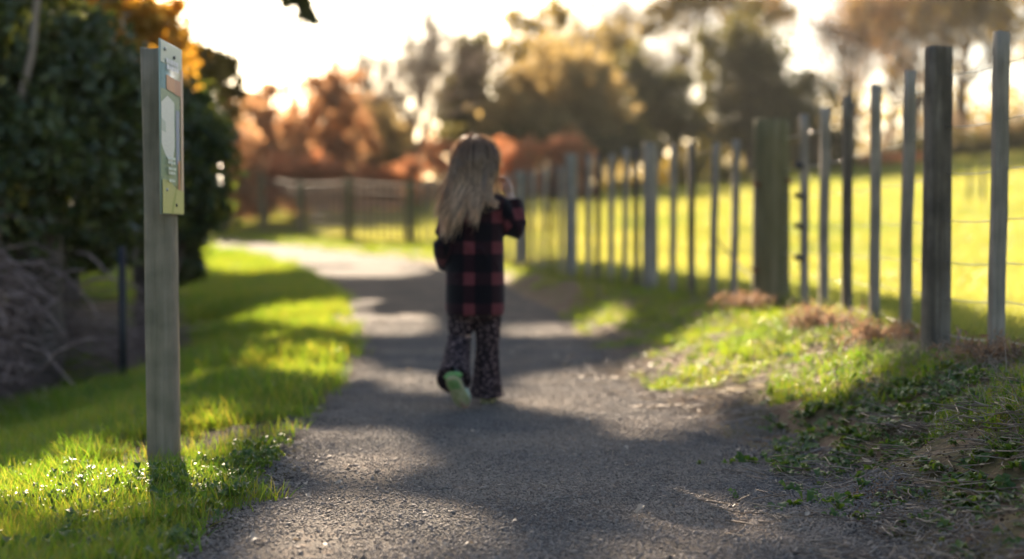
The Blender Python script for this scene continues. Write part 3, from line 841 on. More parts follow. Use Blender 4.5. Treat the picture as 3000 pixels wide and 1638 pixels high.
crown_tree('dark_shrub', 'dark shrub mass at the foot of the domed tree above the rust hedge', 1620, 48.5,
           [(1460, 420, 70, 50), (1600, 420, 100, 45), (1750, 430, 90, 50), (1850, 420, 70, 60), (1330, 410, 60, 40)], 6000, (.18, .10), M['darkpine'], M['bark'], 74, .08, 16, cat='shrub')
crown_tree('dark_pine', 'dark pine with layered boughs left of the strainer post', 1930, 58,
           [(1850, 200, 70, 60), (1900, 270, 110, 55), (1960, 350, 120, 70), (1880, 380, 90, 60), (1990, 250, 60, 50)], 6500, (.24, .12), M['darkpine'], M['bark'], 75, .22, 16, clump=.4)
crown_tree('dark_pine', 'tall dark pine crown directly above the strainer post', 2190, 60,
           [(2160, 130, 100, 90), (2230, 210, 110, 90), (2120, 250, 100, 90), (2250, 330, 130, 80), (2130, 370, 120, 70), (2050, 130, 50, 60)], 9500, (.24, .12), M['darkpine'], M['bark'], 76, .25, 18, clump=.4)
crown_tree('dark_pine', 'dark pine showing low between the thin battens right of the strainer post', 2380, 61,
           [(2360, 290, 100, 80), (2330, 400, 120, 70), (2430, 430, 90, 70), (2300, 470, 90, 50)], 5500, (.24, .12), M['darkpine'], M['bark'], 77, .22, 14, clump=.4)
crown_tree('olive_background_tree', 'sunlit olive tree at the top edge above the dark pines', 2060, 72,
           [(2020, 20, 110, 70), (2150, -20, 120, 80), (1930, 60, 60, 50), (2250, 40, 80, 60)], 3800, (.28, .15), M['olive'], M['bark'], 78, .22, 14, clump=.45)
crown_tree('olive_background_tree', 'high olive foliage in the top right corner', 2820, 74,
           [(2700, -30, 120, 90), (2880, 20, 110, 100), (2980, 110, 80, 100), (2560, 10, 90, 80)], 3800, (.28, .15), M['olive'], M['bark'], 79, .22, 14, clump=.45)
crown_tree('yellow_shrub', 'yellow leaved shrub behind the fence battens left of the strainer post', 2060, 52,
           [(1990, 500, 60, 50), (2070, 470, 60, 55), (2130, 520, 55, 50), (1920, 530, 50, 40), (1850, 550, 50, 35), (1780, 560, 50, 30)], 4200, (.17, .10), M['yellowleaf'], M['twig'], 80, .05, 14, cat='shrub')
crown_tree('dark_hedge', 'dark brown hedge on the paddock crest at the right edge', 2850, 62,
           [(2660, 450, 90, 45), (2780, 440, 90, 50), (2900, 425, 90, 55), (3010, 420, 80, 60), (2500, 490, 90, 50), (2420, 500, 70, 50)], 6500, (.2, .11), M['darkpine'], M['twig'], 81, .06, 18, cat='hedge')
crown_tree('low_rust_bush', 'low orange bush on the paddock edge seen between two battens', 2620, 60,
           [(2590, 545, 60, 22), (2670, 530, 70, 22), (2530, 550, 40, 20)], 1500, (.16, .09), M['rust'], M['twig'], 82, .04, 8, cat='bush')
crown_tree('brown_thicket', 'brown twiggy thicket low behind the near fence at right', 2640, 66,
           [(2450, 400, 80, 70), (2560, 420, 80, 60), (2700, 400, 90, 60), (2830, 380, 80, 60), (2950, 370, 90, 70)], 1500, (.2, .10), M['bracken'], M['twig'], 83, .06, 18, cat='thicket', clump=.5)
crown_tree('olive_background_tree', 'pale olive tree between the domed tree and the dark pines', 1800, 64,
           [(1790, 130, 70, 60), (1820, 220, 70, 60)], 1500, (.26, .14), M['olive'], M['bark'], 84, .16, 10, clump=.45)
# far wood closing the horizon
rw = np.random.default_rng(90)
P = []
for k in range(60):
    X = rw.uniform(-85, 95); Y = rw.uniform(95, 125)
    h = rw.uniform(4, 7.5)
    z0 = float(terrain(X, Y, False))
    P.append(rw.normal(0, 1, (520, 3)) * [3.2, 2.5, h * .30] + [X, Y, z0 + h * .45])
P = np.vstack(P); P = P[P[:, 2] > 1]
V, F = leaves(P, .6, .35, rw)
tag(obj('distant_wood', mesh_from('distant_wood', V, F, M['olive'])), 'hazy distant wood closing the horizon behind the trees', 'wood', kind='stuff')

# ------------------------------------------------------------------ brush pile, black stake
rb = np.random.default_rng(120)
mb = MB()
for k in range(3000):
    y = rb.uniform(7.0, 12.5); L = pathL(y)
    x = L - 1.95 - rb.uniform(0, 1) ** .8 * 2.9 - .10 * (y - 8)
    z = float(terrain(x, y, False))
    hgt = (1.0 + .3 * rb.normal()) * sstep(0, .8, L - 1.9 - x)
    a = np.array([x, y, z + abs(rb.normal(0, .5)) * hgt])
    th = rb.uniform(0, 2 * math.pi); ll = rb.uniform(.35, 1.1)
    b = a + np.array([math.cos(th) * ll, math.sin(th) * ll * .7, rb.uniform(-.35, .35) * ll])
    b[2] = max(b[2], z + .02)
    b[0] = min(b[0], pathL(b[1]) - 1.75)
    mb.tube(limb_path(a, b, rb, rb.uniform(-.02, .22), 6, .22), np.linspace(rb.uniform(.003, .009), .002, 6), 3, False)
for k in range(620):
    a = at(rb.uniform(-150, 470), rb.uniform(760, 1090), rb.uniform(7.2, 8.8)); z = float(terrain(a[0], a[1], False)); a[2] = max(a[2], z + .03)
    th = rb.uniform(0, 2 * math.pi); ll = rb.uniform(.35, .95)
    b = a + np.array([math.cos(th) * ll, math.sin(th) * ll * .5, rb.uniform(-.5, .35) * ll]); b[2] = max(b[2], z + .02)
    if max(a[0] - pathL(a[1]), b[0] - pathL(b[1])) > -1.75: continue
    mb.tube(limb_path(a, b, rb, rb.uniform(0, .25), 7, .2), np.linspace(rb.uniform(.005, .010), .003, 7), 4, False)
for k in range(700):
    a = at(rb.uniform(330, 560), rb.uniform(740, 900), rb.uniform(8.6, 10.6)); z = float(terrain(a[0], a[1], False)); a[2] = z + abs(rb.normal(0, .16))
    th = rb.uniform(0, 2 * math.pi); ll = rb.uniform(.25, .6)
    b = a + np.array([math.cos(th) * ll, math.sin(th) * ll * .6, rb.uniform(-.1, .35) * ll]); b[2] = max(b[2], z + .02)
    if max(a[0], b[0]) > -2.25: continue
    mb.tube(limb_path(a, b, rb, rb.uniform(0, .22), 6, .2), np.linspace(rb.uniform(.003, .008), .002, 6), 3, False)
for (px, py, d, px2, py2) in [(80, 900, 8.6, 250, 790), (150, 790, 8.8, 285, 930), (60, 1010, 7.8, 210, 1130), (230, 740, 9, 330, 830), (20, 850, 8.2, 190, 980), (250, 830, 8.7, 420, 850), (120, 1080, 7.6, 290, 1000)]:
    mb.tube(limb_path(at(px, py, d), at(px2, py2, d - .3), rb, .10, 8, .1), np.linspace(.010, .005, 8), 5, False)
tag(mb.build('bramble_thicket', M['bramble']), 'tangled heap of dead grey brown brambles below the evergreens', 'brambles', kind='stuff')
M['litter'] = leafmat('bramble_litter', [(.06, .04, .032), (.11, .075, .06), (.17, .12, .10)], .2, rough=.8)
rd = np.random.default_rng(121)
n = 22000; y = rd.uniform(6.8, 13, n); x = pathL(y) - 2.0 - rd.uniform(0, 1, n) * 3.0 - .08 * (y - 8)
P = upon(x, y) + np.stack([0 * x, 0 * x, np.abs(rd.normal(0, .24, n)) * sstep(0, .7, pathL(y) - 1.9 - x)], -1)
V, F = leaves(P, .07, .02, rd)
tag(obj('dead_leaf_litter', mesh_from('dead_leaf_litter', V, F, M['litter'])), 'dry brown leaf litter caught in the brambles', 'leaf litter', kind='stuff')

bp = at(357, 1045, 7.9); bp[2] = float(terrain(bp[0], bp[1]))
o = empty('steel_stake', bp, 'thin black steel stake at the edge of the brambles left of the sign', 'stake')
mb = MB(); hh = at(355, 722, 7.9)[2] - bp[2]
mb.box((0, 0, hh / 2 - .1), (.021, .004, hh / 2 + .1)); mb.build('flange', M['black'], o)
mb = MB(); mb.box((0, -.018, hh / 2 - .1), (.004, .014, hh / 2 + .098)); mb.build('stem', M['black'], o)
for z in (.15, .3, .45, .55): 
    mb = MB(); mb.box((.0, -.034, z), (.007, .0025, .012)); mb.build('lug', M['black'], o)

# ------------------------------------------------------------------ sign
sx, sy = -1.134, 4.615
sz = float(terrain(sx, sy, False)) - .01
sg = empty('information_sign', (sx, sy, sz), 'wooden sign post with a green information panel beside the path', 'sign')
def post_mesh(w, d, h, mat, seed, cham=.006, wob=.003, segs=9):
    rgp = np.random.default_rng(seed)
    zs = np.concatenate([[-.25], np.linspace(0, h, segs)])
    pr = np.array([(-w + cham, -d), (w - cham, -d), (w, -d + cham), (w, d - cham), (w - cham, d), (-w + cham, d), (-w, d - cham), (-w, -d + cham)])
    V = []
    off = np.cumsum(rgp.normal(0, wob, (len(zs), 2)), axis=0)
    for z, o2 in zip(zs, off):
        q = pr * (1 + rgp.normal(0, .012)) + o2
        V.append(np.column_stack([q, np.full(8, z) + (0 if z < h - 1e-6 else rgp.normal(0, .003, 8))]))
    V = np.vstack(V); n = len(zs); k = 8
    i = np.arange(n - 1)[:, None] * k; j = np.arange(k)[None]; j2 = (j + 1) % k
    F = np.stack([i + j, i + j2, i + k + j2, i + k + j], -1).reshape(-1, 4)
    b = (n - 1) * k
    c = len(V); V = np.vstack([V, V[b:b + k].mean(0, keepdims=True)])
    F = np.vstack([F, [(c, b + q, b + (q + 1) % k, b + (q + 2) % k) for q in range(0, k, 2)]])
    return mesh_from('post', V, F, mat)
ph = CAM_H + (HZ - 142) / FPX * 4.57 - sz
o = obj('post', post_mesh(.046, .046, ph, M['wood_green'], 7, .007, .0012), sg)
o.rotation_euler = (0, R(-.2), 0)
# panel on the right-hand face of the post: runs along Y
pn_w, pn_h = .30, .54
pb = np.array([-1.0835, 4.39, CAM_H + (HZ - 627) / FPX * 4.39])
pnl = MB(); pnl.box((0, pn_w / 2, pn_h / 2), (.002, pn_w / 2, pn_h / 2))
PM = {k: flatmat('panel_print_' + k, c, .35, .5) for k, c in dict(
    base=(.34, .40, .31), title=(.72, .72, .78), orange=(.62, .27, .15), red=(.50, .20, .13), pale=(.74, .73, .66), mist=(.50, .55, .47), green=(.19, .29, .19),
    blue=(.22, .28, .42), text=(.66, .74, .70), yellow=(.46, .45, .18), leaf=(.30, .35, .10), pink=(.62, .42, .33), edge=(.20, .30, .22)).items()}
panel = pnl.build('panel', PM['base'], sg)
panel.location = (pb[0] - sx, pb[1] - sy, pb[2] - sz)
panel.rotation_euler = (0, 0, R(.3))
lay = [0.0024]
def printed(name, mat, pts):
    """flat print on the panel face; pts in (across, down) 0..1"""
    lay[0] += .00035
    x = lay[0]
    V = [(x, u * pn_w, (1 - v) * pn_h) for u, v in pts]
    me = bpy.data.meshes.new(name); me.from_pydata(V, [], [list(range(len(V)))]); me.materials.append(PM[mat])
    obj(name, me, panel)
def rect(u0, v0, u1, v1): return [(u0, v1), (u1, v1), (u1, v0), (u0, v0)]
printed('green_field', 'green', rect(.01, .28, .86, .83))
printed('mist_area', 'mist', rect(.02, .005, .985, .13))
printed('picture', 'pale', [(.02, .60), (.20, .66), (.48, .72), (.60, .60), (.60, .34), (.30, .31), (.02, .36)])
printed('picture_shade', 'mist', [(.02, .52), (.22, .53), (.20, .47), (.02, .45)])
printed('blue_column', 'blue', rect(.66, .38, .82, .70))
printed('red_column', 'red', rect(.74, .68, .84, .86))
printed('orange_banner', 'orange', [(.24, .275), (.62, .285), (.62, .20), (.24, .19)])
printed('red_banner', 'red', rect(.62, .20, .88, .29))
printed('pale_margin', 'pink', rect(.88, .13, .985, .90))
printed('yellow_meadow', 'yellow', [(.02, .995), (.985, .995), (.985, .86), (.66, .85), (.5, .83), (.3, .80), (.02, .80)])
printed('stem_shape', 'leaf', [(.40, .99), (.48, .99), (.62, .88), (.66, .80), (.60, .86), (.48, .92)])
for v0 in (.115, .15):
    u = .22
    for w in (.09, .05, .12, .07, .10):
        printed('title_word', 'title', rect(u, v0 - .018, u + w, v0 + .010)); u += w + .02
for q, v0 in enumerate((.675, .70, .735, .76, .805)):
    u = .20
    for w in ((.10, .06, .13), (.07, .12, .08), (.14, .05, .09), (.05, .11, .07), (.09, .06, .05))[q]:
        printed('text_word', 'text', rect(u, v0 - .008, u + w, v0 + .008)); u += w + .018
for u, v, mt in ((.18, .05, M['wire']), (.58, .075, M['black']), (.62, .945, M['black']), (.20, .86, M['wire'])):
    m2 = MB(); m2.tube([(.002, u * pn_w, (1 - v) * pn_h), (.009, u * pn_w, (1 - v) * pn_h)], .0055, 8); m2.build('bolt', mt, panel)

# ------------------------------------------------------------------ fences
def round_post(r, h, mat, seed, flat=False, k=14):
    rgp = np.random.default_rng(seed)
    zs = np.concatenate([[-.3], np.linspace(0, h - .01, 10), [h]])
    a = np.arange(k) * 2 * math.pi / k
    prof = 1 + rgp.normal(0, .02, k)
    V = []
    for i, z in enumerate(zs):
        rr = r * (1.03 - .06 * z / h) * prof * (1 + rgp.normal(0, .008, k)) * (.93 if i == len(zs) - 1 else 1)
        xx = rr * np.cos(a); yy = rr * np.sin(a)
        if flat: yy = np.maximum(yy, -r * .45)
        V.append(np.column_stack([xx, yy, np.full(k, z)]))
    V = np.vstack(V); n = len(zs)
    i = np.arange(n - 1)[:, None] * k; j = np.arange(k)[None]; j2 = (j + 1) % k
    F = np.stack([i + j, i + j2, i + k + j2, i + k + j], -1).reshape(-1, 4)
    b = (n - 1) * k; c = len(V); V = np.vstack([V, V[b:b + k].mean(0, keepdims=True)])
    F = np.vstack([F, [(c, b + q, b + (q + 1) % k, b + (q + 2) % k) for q in range(0, k, 2)]])
    return mesh_from('round_post', V, F, mat)
bat_mesh = [post_mesh(.0235, .0175, 1.0, M[('wood', 'wood', 'wood_dark')[i]], 900 + i, .003, .0010, 12) for i in range(3)]
rail_cut = rng.normal(0, 1, 400)
def wire_between(parent, pts, r, mat, name='wire', droop=.01):
    mb = MB(); P = []
    for a, b in zip(pts[:-1], pts[1:]):
        a = np.array(a); b = np.array(b)
        for t in np.linspace(0, 1, 5)[:-1]:
            P.append(a + (b - a) * t - np.array([0, 0, droop * 4 * t * (1 - t)]))
    P.append(np.array(pts[-1]))
    mb.tube(P, r, 5, False); return mb.build(name, mat, parent, True)
def zg_(x, y): return float(terrain(x, y, False))

def along(p0, p1, px):
    """point where the straight line p0-p1 (plan) appears at column px"""
    u = (px - 1500) / FPX
    (x0, y0), (x1, y1) = p0, p1
    t = (u * y0 - x0) / ((x1 - x0) - u * (y1 - y0))
    return x0 + (x1 - x0) * t, y0 + (y1 - y0) * t

# near fence
nf = empty('near_fence', (1.70, 6.5, zg_(1.7, 6.5)), 'nearest length of timber and wire fence at the right edge', 'fence')
near = [(2920, 98, 1075, 5.15, 'b', .026), (2745, 140, 1052, 5.50, 'p', .056), (2655, 210, 1008, 6.25, 'b', .0235), (2563, 252, 985, 6.9, 'b', .0225), (2482, 284, 945, 7.5, 'b', .024), (2415, 316, 932, 8.05, 'b', .026), (2358, 337, 912, 8.5, 'b', .026)]
NO = np.array(nf.location)
npos = []
for k, (px, t, b, d, kind, w) in enumerate(near):
    p = at(px, t, d); z0 = zg_(p[0], d); h = p[2] - z0
    if kind == 'b':
        o = obj('batten', bat_mesh[(0, 0, 1, 0, 2, 1, 0)[k]], nf); o.scale = (w / .0235, w / .0235, h)
        o.rotation_euler = (R(.4 * rail_cut[k]), R(.5 * rail_cut[k + 20]), R(6 + 8 * rail_cut[k + 40]))
    else:
        o = obj('post', round_post(.056, h, M['wood_dark'], 31, True), nf); o.rotation_euler = (0, 0, R(30))
    o.location = np.array([p[0], d, z0]) - NO
    npos.append((p[0], d, z0, h))
wh = [.08, .22, .36, .52, .70, .88, 1.08]
NE = (1.66, 2.4)
for k, (X, d, kind) in enumerate([(1.78, 4.55, 'b'), (1.78, 3.95, 'b'), (1.77, 3.2, 'b'), (1.78, 2.4, 'p')]):      # the fence goes on past the frame edge
    z0 = zg_(X, d)
    if kind == 'b':
        o = obj('batten', bat_mesh[k % 3], nf); o.scale = (1, 1, 1.2); o.rotation_euler = (0, R(.5 * rail_cut[k + 50]), R(8))
    else:
        o = obj('post', round_post(.056, 1.24, M['wood_dark'], 35, True), nf); o.rotation_euler = (0, 0, R(30))
    o.location = np.array([X, d, z0]) - NO
for k, hgt in enumerate(wh):
    pts = [np.array([NE[0] + .12, NE[1], zg_(*NE) + hgt])] + [np.array([a + .028, b, c + hgt]) for a, b, c, h in npos] + [np.array([1.66, 9.1, zg_(1.63, 9) + hgt])]
    wire_between(nf, [p - NO for p in pts], .0019, M['wire'])
for i, hz in enumerate((.33, .52, .70, .88)):
    a = npos[6]; mb = MB(); c = np.array([a[0] - .04, a[1] - .02, a[2] + hz]) - NO
    mb.tube([c + [-.03, 0, 0], c + [-.012, 0, .006], c + [.0, 0, 0], c + [.02, 0, -.004]], [.008, .022, .014, .02], 8); mb.build('insulator', M['black'], nf, True)

# strainer and middle fence
S0 = (1.635, 9.0); S1 = (.58, 14.1)
mf = empty('middle_fence', (S0[0], S0[1], zg_(*S0)), 'middle length of batten fence starting at the thick mossy strainer post', 'fence')
MO = np.array(mf.location)
o = obj('strainer_post', round_post(.118, at(2255, 352, 9.0)[2] - MO[2], M['wood_moss'], 32, k=18), mf)
for px, py in ((2212, 540), (2308, 530), (2205, 790)):
    mb = MB(); c = at(px, py, 8.92) - MO
    mb.tube([c + [-.02, 0, .01], c + [0, -.02, 0], c + [.03, 0, -.01]], .009, 6); mb.build('staple', M['rustmetal'], mf)
mpos = [(S0[0], S0[1], MO[2])]
mid = [(2150, 'b'), (2089, 'b'), (2026, 'b'), (1971, 'b'), (1904, 'p'), (1865, 'b'), (1830, 'b'), (1790, 'b'), (1751, 'b'), (1724, 'b'), (1673, 'p')]
for k, (px, kind) in enumerate(mid):
    X, Y = along(S0, S1, px); z0 = zg_(X, Y)
    top = np.interp(px, [1673, 1904, 2156, 2255], [458, 425, 403, 395]) + 4 * rail_cut[k + 60] - (6 if kind == 'p' else -4)
    h = at(px, top, Y)[2] - z0
    if kind == 'b':
        o = obj('batten', bat_mesh[k % 3], mf); o.scale = (1.05, 1.05, h); o.rotation_euler = (0, R(.5 * rail_cut[k + 80]), R(-10 + 8 * rail_cut[k]))
    else:
        o = obj('post', round_post(.062, h, M['wood'], 40 + k), mf)
    o.location = np.array([X, Y, z0]) - MO
    mpos.append((X, Y, z0))
for hgt in wh:
    wire_between(mf, [np.array([a + .04, b + .02, c + hgt]) - MO for a, b, c in mpos], .002, M['darkwire'])
a = at(2090, 690, 10.2) - MO; b = at(2215, 825, 9.0) - MO
wire_between(mf, [a, b], .006, M['darkwire'], 'stay_wire')

# middle-far fence running behind the child to the bend
T1 = (-1.9, 26.0)
ff = empty('receding_fence', (S1[0], S1[1], zg_(*S1)), 'receding length of batten fence passing behind the child', 'fence')
FO = np.array(ff.location)
fpos = [(S1[0], S1[1], zg_(*S1))]
line = [(.58, 14.1), (.09, 17.5), (-.8, 21.5), (-1.9, 26.0)]
for s in range(3):
    (x0, y0), (x1, y1) = line[s], line[s + 1]
    nb = 6
    for q in range(1, nb + 1):
        t = q / nb; X = x0 + (x1 - x0) * t; Y = y0 + (y1 - y0) * t; z0 = zg_(X, Y)
        if q == nb:
            if s == 2: fpos.append((X, Y, z0)); continue
            o = obj('post', round_post(.06, 1.22, M['wood'], 60 + s), ff)
        else:
            o = obj('batten', bat_mesh[q % 3], ff); o.scale = (1.05, 1.05, 1.17 + .02 * rail_cut[q + s * 7]); o.rotation_euler = (0, R(.6 * rail_cut[q + 100 + s]), R(-15))
        o.location = np.array([X, Y, z0]) - FO
        fpos.append((X, Y, z0))
for hgt in wh:
    wire_between(ff, [np.array([a + .03, b + .02, c + hgt]) - FO for a, b, c in fpos], .0025, M['darkwire'])

# far netting fence curving left beyond the bend
lf = empty('netting_fence', (T1[0], T1[1], zg_(*T1)), 'far wire netting fence curving left beyond the path bend', 'fence')
LO = np.array(lf.location)
far = [(1197, 530, 722, 26), (1022, 520, 702, 28), (880, 528, 682, 32), (768, 506, 655, 35), (680, 505, 650, 38), (600, 505, 645, 41)]
lpos = []
for k, (px, t, b, d) in enumerate(far):
    X = (px - 1500) / FPX * d; z0 = zg_(X, d)
    h = at(px, t, d)[2] - z0
    o = obj('post', round_post(.075, h, M['wood_moss'], 80 + k), lf); o.location = np.array([X, d, z0]) - LO
    lpos.append((X, d, z0, h))
for hgt in (.1, .25, .40, .56, .74, .94, 1.10):
    wire_between(lf, [np.array([a, b - .03, c + hgt * h / 1.2]) - LO for a, b, c, h in lpos], .015 if hgt < .9 else .024, M['darkwire'])
for (a, b) in zip(lpos[:-1], lpos[1:]):
    n = 9
    for q in range(1, n):
        t = q / n; p = np.array(a[:3]) * (1 - t) + np.array(b[:3]) * t; h = a[3] * (1 - t) + b[3] * t
        mb = MB(); mb.tube([p - LO + [0, -.03, .02], p - LO + [0, -.03, h * .92]], .013, 4, False); mb.build('stay', M['darkwire'], lf)

# young tree stakes standing in the paddock
for k, (px, py, py2, lab) in enumerate([(2838, 545, 650, 'left of two faint stakes standing out in the bright paddock'), (2877, 540, 655, 'right of two faint stakes standing out in the bright paddock')]):
    d = 30; X = (px - 1500) / FPX * d; z0 = zg_(X, d)
    h = (py2 - py) / FPX * d
    o = empty('paddock_stake', (X, d, z0), lab, 'stake', 'stakes in the paddock')
    obj('post', round_post(.04, h + .1, M['wood_moss'], 120 + k), o)

# dead bracken clumps on the bank
def bracken(px, py, d, s, label, seed):
    s = s * .95
    rgb = np.random.default_rng(seed)
    X = (px - 1500) / FPX * d; z0 = zg_(X, d)
    o = empty('dead_bracken', (X, d, z0), label, 'bracken', 'dead bracken on the bank')
    mb = MB(); P = []
    for _ in range(26):
        th = rgb.uniform(0, 2 * math.pi); l = s * rgb.uniform(.5, 1.2)
        e = np.array([math.cos(th) * l, math.sin(th) * l, rgb.uniform(.05, .55) * s])
        q = limb_path((rgb.normal(0, .03), rgb.normal(0, .03), 0), e, rgb, .18, 6, .1)
        mb.tube(q, np.linspace(.003, .001, 6), 4, False)
        for c in q[1:]: P.append(c + rgb.normal(0, .018, (9, 3)))
    mb.build('stalks', M['straw'], o)
    P = np.vstack(P); P[:, 2] = np.maximum(P[:, 2], .01)
    V, F = leaves(P, .035, .007, rgb); obj('fronds', mesh_from('fronds', V, F, M['bracken']), o)
bracken(2430, 1010, 6.9, .20, 'orange brown dead bracken clump between the thin battens', 211)
bracken(2590, 1075, 5.9, .17, 'orange brown dead bracken clump left of the thick dark post', 212)
bracken(2185, 930, 8.7, .20, 'brown dead bracken clump at the foot of the strainer post', 213)
bracken(2900, 1090, 4.9, .17, 'faded dead bracken clump at the foot of the rightmost batten', 214)
# a few dead stems standing by the near fence
for k, (px, py, px2, py2, d, lab) in enumerate([(2790, 1060, 2818, 965, 5.2, 'short dark dead stalk leaning beside the thick dark post'), (2590, 960, 2545, 915, 7.0, 'pale broken stick leaning on a thin batten')]):
    a = at(px, py, d); b = at(px2, py2, d); a[2] = zg_(a[0], d) - .02
    m2 = MB(); m2.tube(limb_path(a, b, rb, .05, 6, .05), np.linspace(.007, .004, 6), 6)
    tag(m2.build('dead_stalk', (M['bramble'], M['straw'])[k]), lab, 'stalk')

# even haze box, added to soften and lift the background like lens glow
hz = MB(); hz.box((0, 45, 8.5), (140, 95, 10.5))
hm_ = bpy.data.materials.new('haze'); hm_.use_nodes = True
hn = hm_.node_tree; hn.nodes.remove(hn.nodes['Principled BSDF'])
pv = hn.nodes.new('ShaderNodeVolumePrincipled'); pv.inputs['Color'].default_value = (.96, .94, .91, 1)
pv.inputs['Density'].default_value = .00022; pv.inputs['Anisotropy'].default_value = .3
hn.links.new(pv.outputs[0], hn.nodes['Material Output'].inputs['Volume'])
tag(hz.build('haze', hm_), 'thin warm haze added to soften and lift the background', 'haze', kind='stuff')

#CHILD
# ------------------------------------------------------------------ the child
def remeshed(mb, name, voxel, smooth_it=4):
    me = mb.mesh(name + '_raw', None)
    o = bpy.data.objects.new(name + '_raw', me); COL.objects.link(o)
    md = o.modifiers.new('r', 'REMESH'); md.mode = 'VOXEL'; md.voxel_size = voxel
    sm = o.modifiers.new('s', 'SMOOTH'); sm.iterations = smooth_it; sm.factor = .5
    dg = bpy.context.evaluated_depsgraph_get()
    out = bpy.data.meshes.new_from_object(o.evaluated_get(dg))
    bpy.data.objects.remove(o); bpy.data.meshes.remove(me)
    out.name = name
    out.polygons.foreach_set('use_smooth', np.ones(len(out.polygons), bool))
    return out
def coords(me):
    c = np.zeros(len(me.vertices) * 3, np.float32); me.vertices.foreach_get('co', c); return c.reshape(-1, 3)
def chain(mb, P, r, k=14, sub=4):
    """smooth tapered limb through joints"""
    P = np.asarray(P, float); r = np.asarray(r, float)
    t = np.arange(len(P)); tt = np.linspace(0, len(P) - 1, (len(P) - 1) * sub + 1)
    Q = np.stack([np.interp(tt, t, P[:, i]) for i in range(3)], -1); rr = np.interp(tt, t, r)
    for _ in range(2):
        Q[1:-1] = (Q[:-2] + 2 * Q[1:-1] + Q[2:]) / 4
    mb.tube(Q, rr, k)
def ball(mb, c, r, k=16, n=9):
    a = np.linspace(-math.pi / 2 + .05, math.pi / 2 - .05, n)
    r = np.broadcast_to(np.asarray(r, float), (3,))
    C = np.stack([np.full(n, c[0]), np.full(n, c[1]), c[2] + r[2] * np.sin(a)], -1)
    mb.rings(C, r[0] * np.cos(a), r[1] * np.cos(a), k)

CX, CY = at(1392, 1195, 5.84)[0], 5.84
CZ = float(terrain(CX, CY)) + .010
M['skin'] = noisemat('skin', [(.42, .26, .19), (.52, .33, .25)], 12, 4, .55, spec=.35)
# joints
SHL, ELL, WRL = (-.083, .0, .815), (-.128, -.045, .655), (-.118, .075, .575)
SHR, ELR, WRR = (.083, .0, .825), (.178, .015, .705), (.140, .045, .868)
HPL, KNL, ANL = (-.055, 0, .47), (-.062, .03, .25), (-.078, -.185, .115)
HPR, KNR, ANR = (.052, 0, .47), (.052, .06, .25), (.045, .085, .07)
TOL, TOR = (-.030, -.165, .022), (.052, .20, .022)
b = MB()
ball(b, (0, .005, 1.0), (.078, .092, .098), 18, 11)                       # skull
ball(b, (0, .045, .955), (.055, .05, .052), 14, 7)                        # jaw and cheeks
ball(b, (0, .098, .975), (.011, .014, .014), 8, 5)                        # nose
for s in (-1, 1): ball(b, (s * .079, .005, .98), (.011, .018, .026), 8, 5)   # ears
b.rings([(0, 0, .83), (0, 0, .87), (0, .005, .92)], [.04, .032, .034], [.036, .034, .036])
b.rings([(0, 0, .43), (0, 0, .50), (0, 0, .62), (0, 0, .74), (0, 0, .81), (0, 0, .845)], [.088, .092, .085, .092, .078, .035], [.068, .07, .066, .068, .055, .035])
chain(b, [SHL, ELL, WRL], [.034, .028, .020]); chain(b, [SHR, ELR, WRR], [.034, .028, .020])
chain(b, [HPL, KNL, ANL], [.058, .042, .028]); chain(b, [HPR, KNR, ANR], [.058, .042, .028])
chain(b, [ANL, (-.05, -.185, .05), TOL], [.026, .024, .018]); chain(b, [ANR, (.045, .11, .035), TOR], [.026, .024, .016])
def hand(b, w, palm_dir, across, curl, flip=1):
    w = np.array(w); pd = np.array(palm_dir, float); pd /= np.linalg.norm(pd)
    ac = np.array(across, float); ac -= pd * (ac @ pd); ac /= np.linalg.norm(ac)
    cu = np.array(curl, float)
    chain(b, [w, w + pd * .025, w + pd * .045], [.018, .023, .020], 10)
    for s in (-1, 1): chain(b, [w + pd * .015 + ac * .010 * s, w + pd * .045 + ac * .013 * s], [.012, .012], 8)
    for i, L in enumerate((.036, .041, .038, .030)):
        r0 = w + pd * .045 + ac * (.0195 - .013 * i)
        p1 = r0 + pd * L * .45 + cu * .004; p2 = p1 + pd * L * .22 + cu * L * .35; p3 = p2 + cu * L * .35 - pd * L * .1
        chain(b, [r0 - pd * .01, r0, p1, p2, p3], [.0068, .0068, .0062, .0058, .0046], 8, 2)
    t0 = w + pd * .012 + ac * .020 * flip
    t1 = t0 + ac * .014 * flip + pd * .016 + cu * .004; t2 = t1 + pd * .018 + cu * .010
    chain(b, [t0, t1, t2], [.009, .0075, .0055], 8, 2)
hand(b, WRR, (-.25, .15, 1), (0.55, -1, 0), (-.75, .35, .25))
hand(b, WRL, (.25, .8, -.55), (0, .5, .8), (.6, .2, -.2))
body = remeshed(b, 'person', .0042, 2)
body.materials.append(M['skin'])
child = obj('person', body, None, (CX, CY, CZ))
tag(child, 'child seen from behind walking away, long blonde hair and red black plaid jacket', 'person')
# face details
fm = flatmat('eye_dark', (.03, .025, .02), .3); lm = flatmat('lips', (.42, .17, .15), .5)
for s in (-1, 1):
    e = MB(); ball(e, (s * .030, .088, .998), (.011, .008, .008), 10, 6); e.build('eye', fm, child, True)
e = MB(); ball(e, (0, .091, .937), (.020, .007, .005), 10, 6); e.build('mouth', lm, child, True)

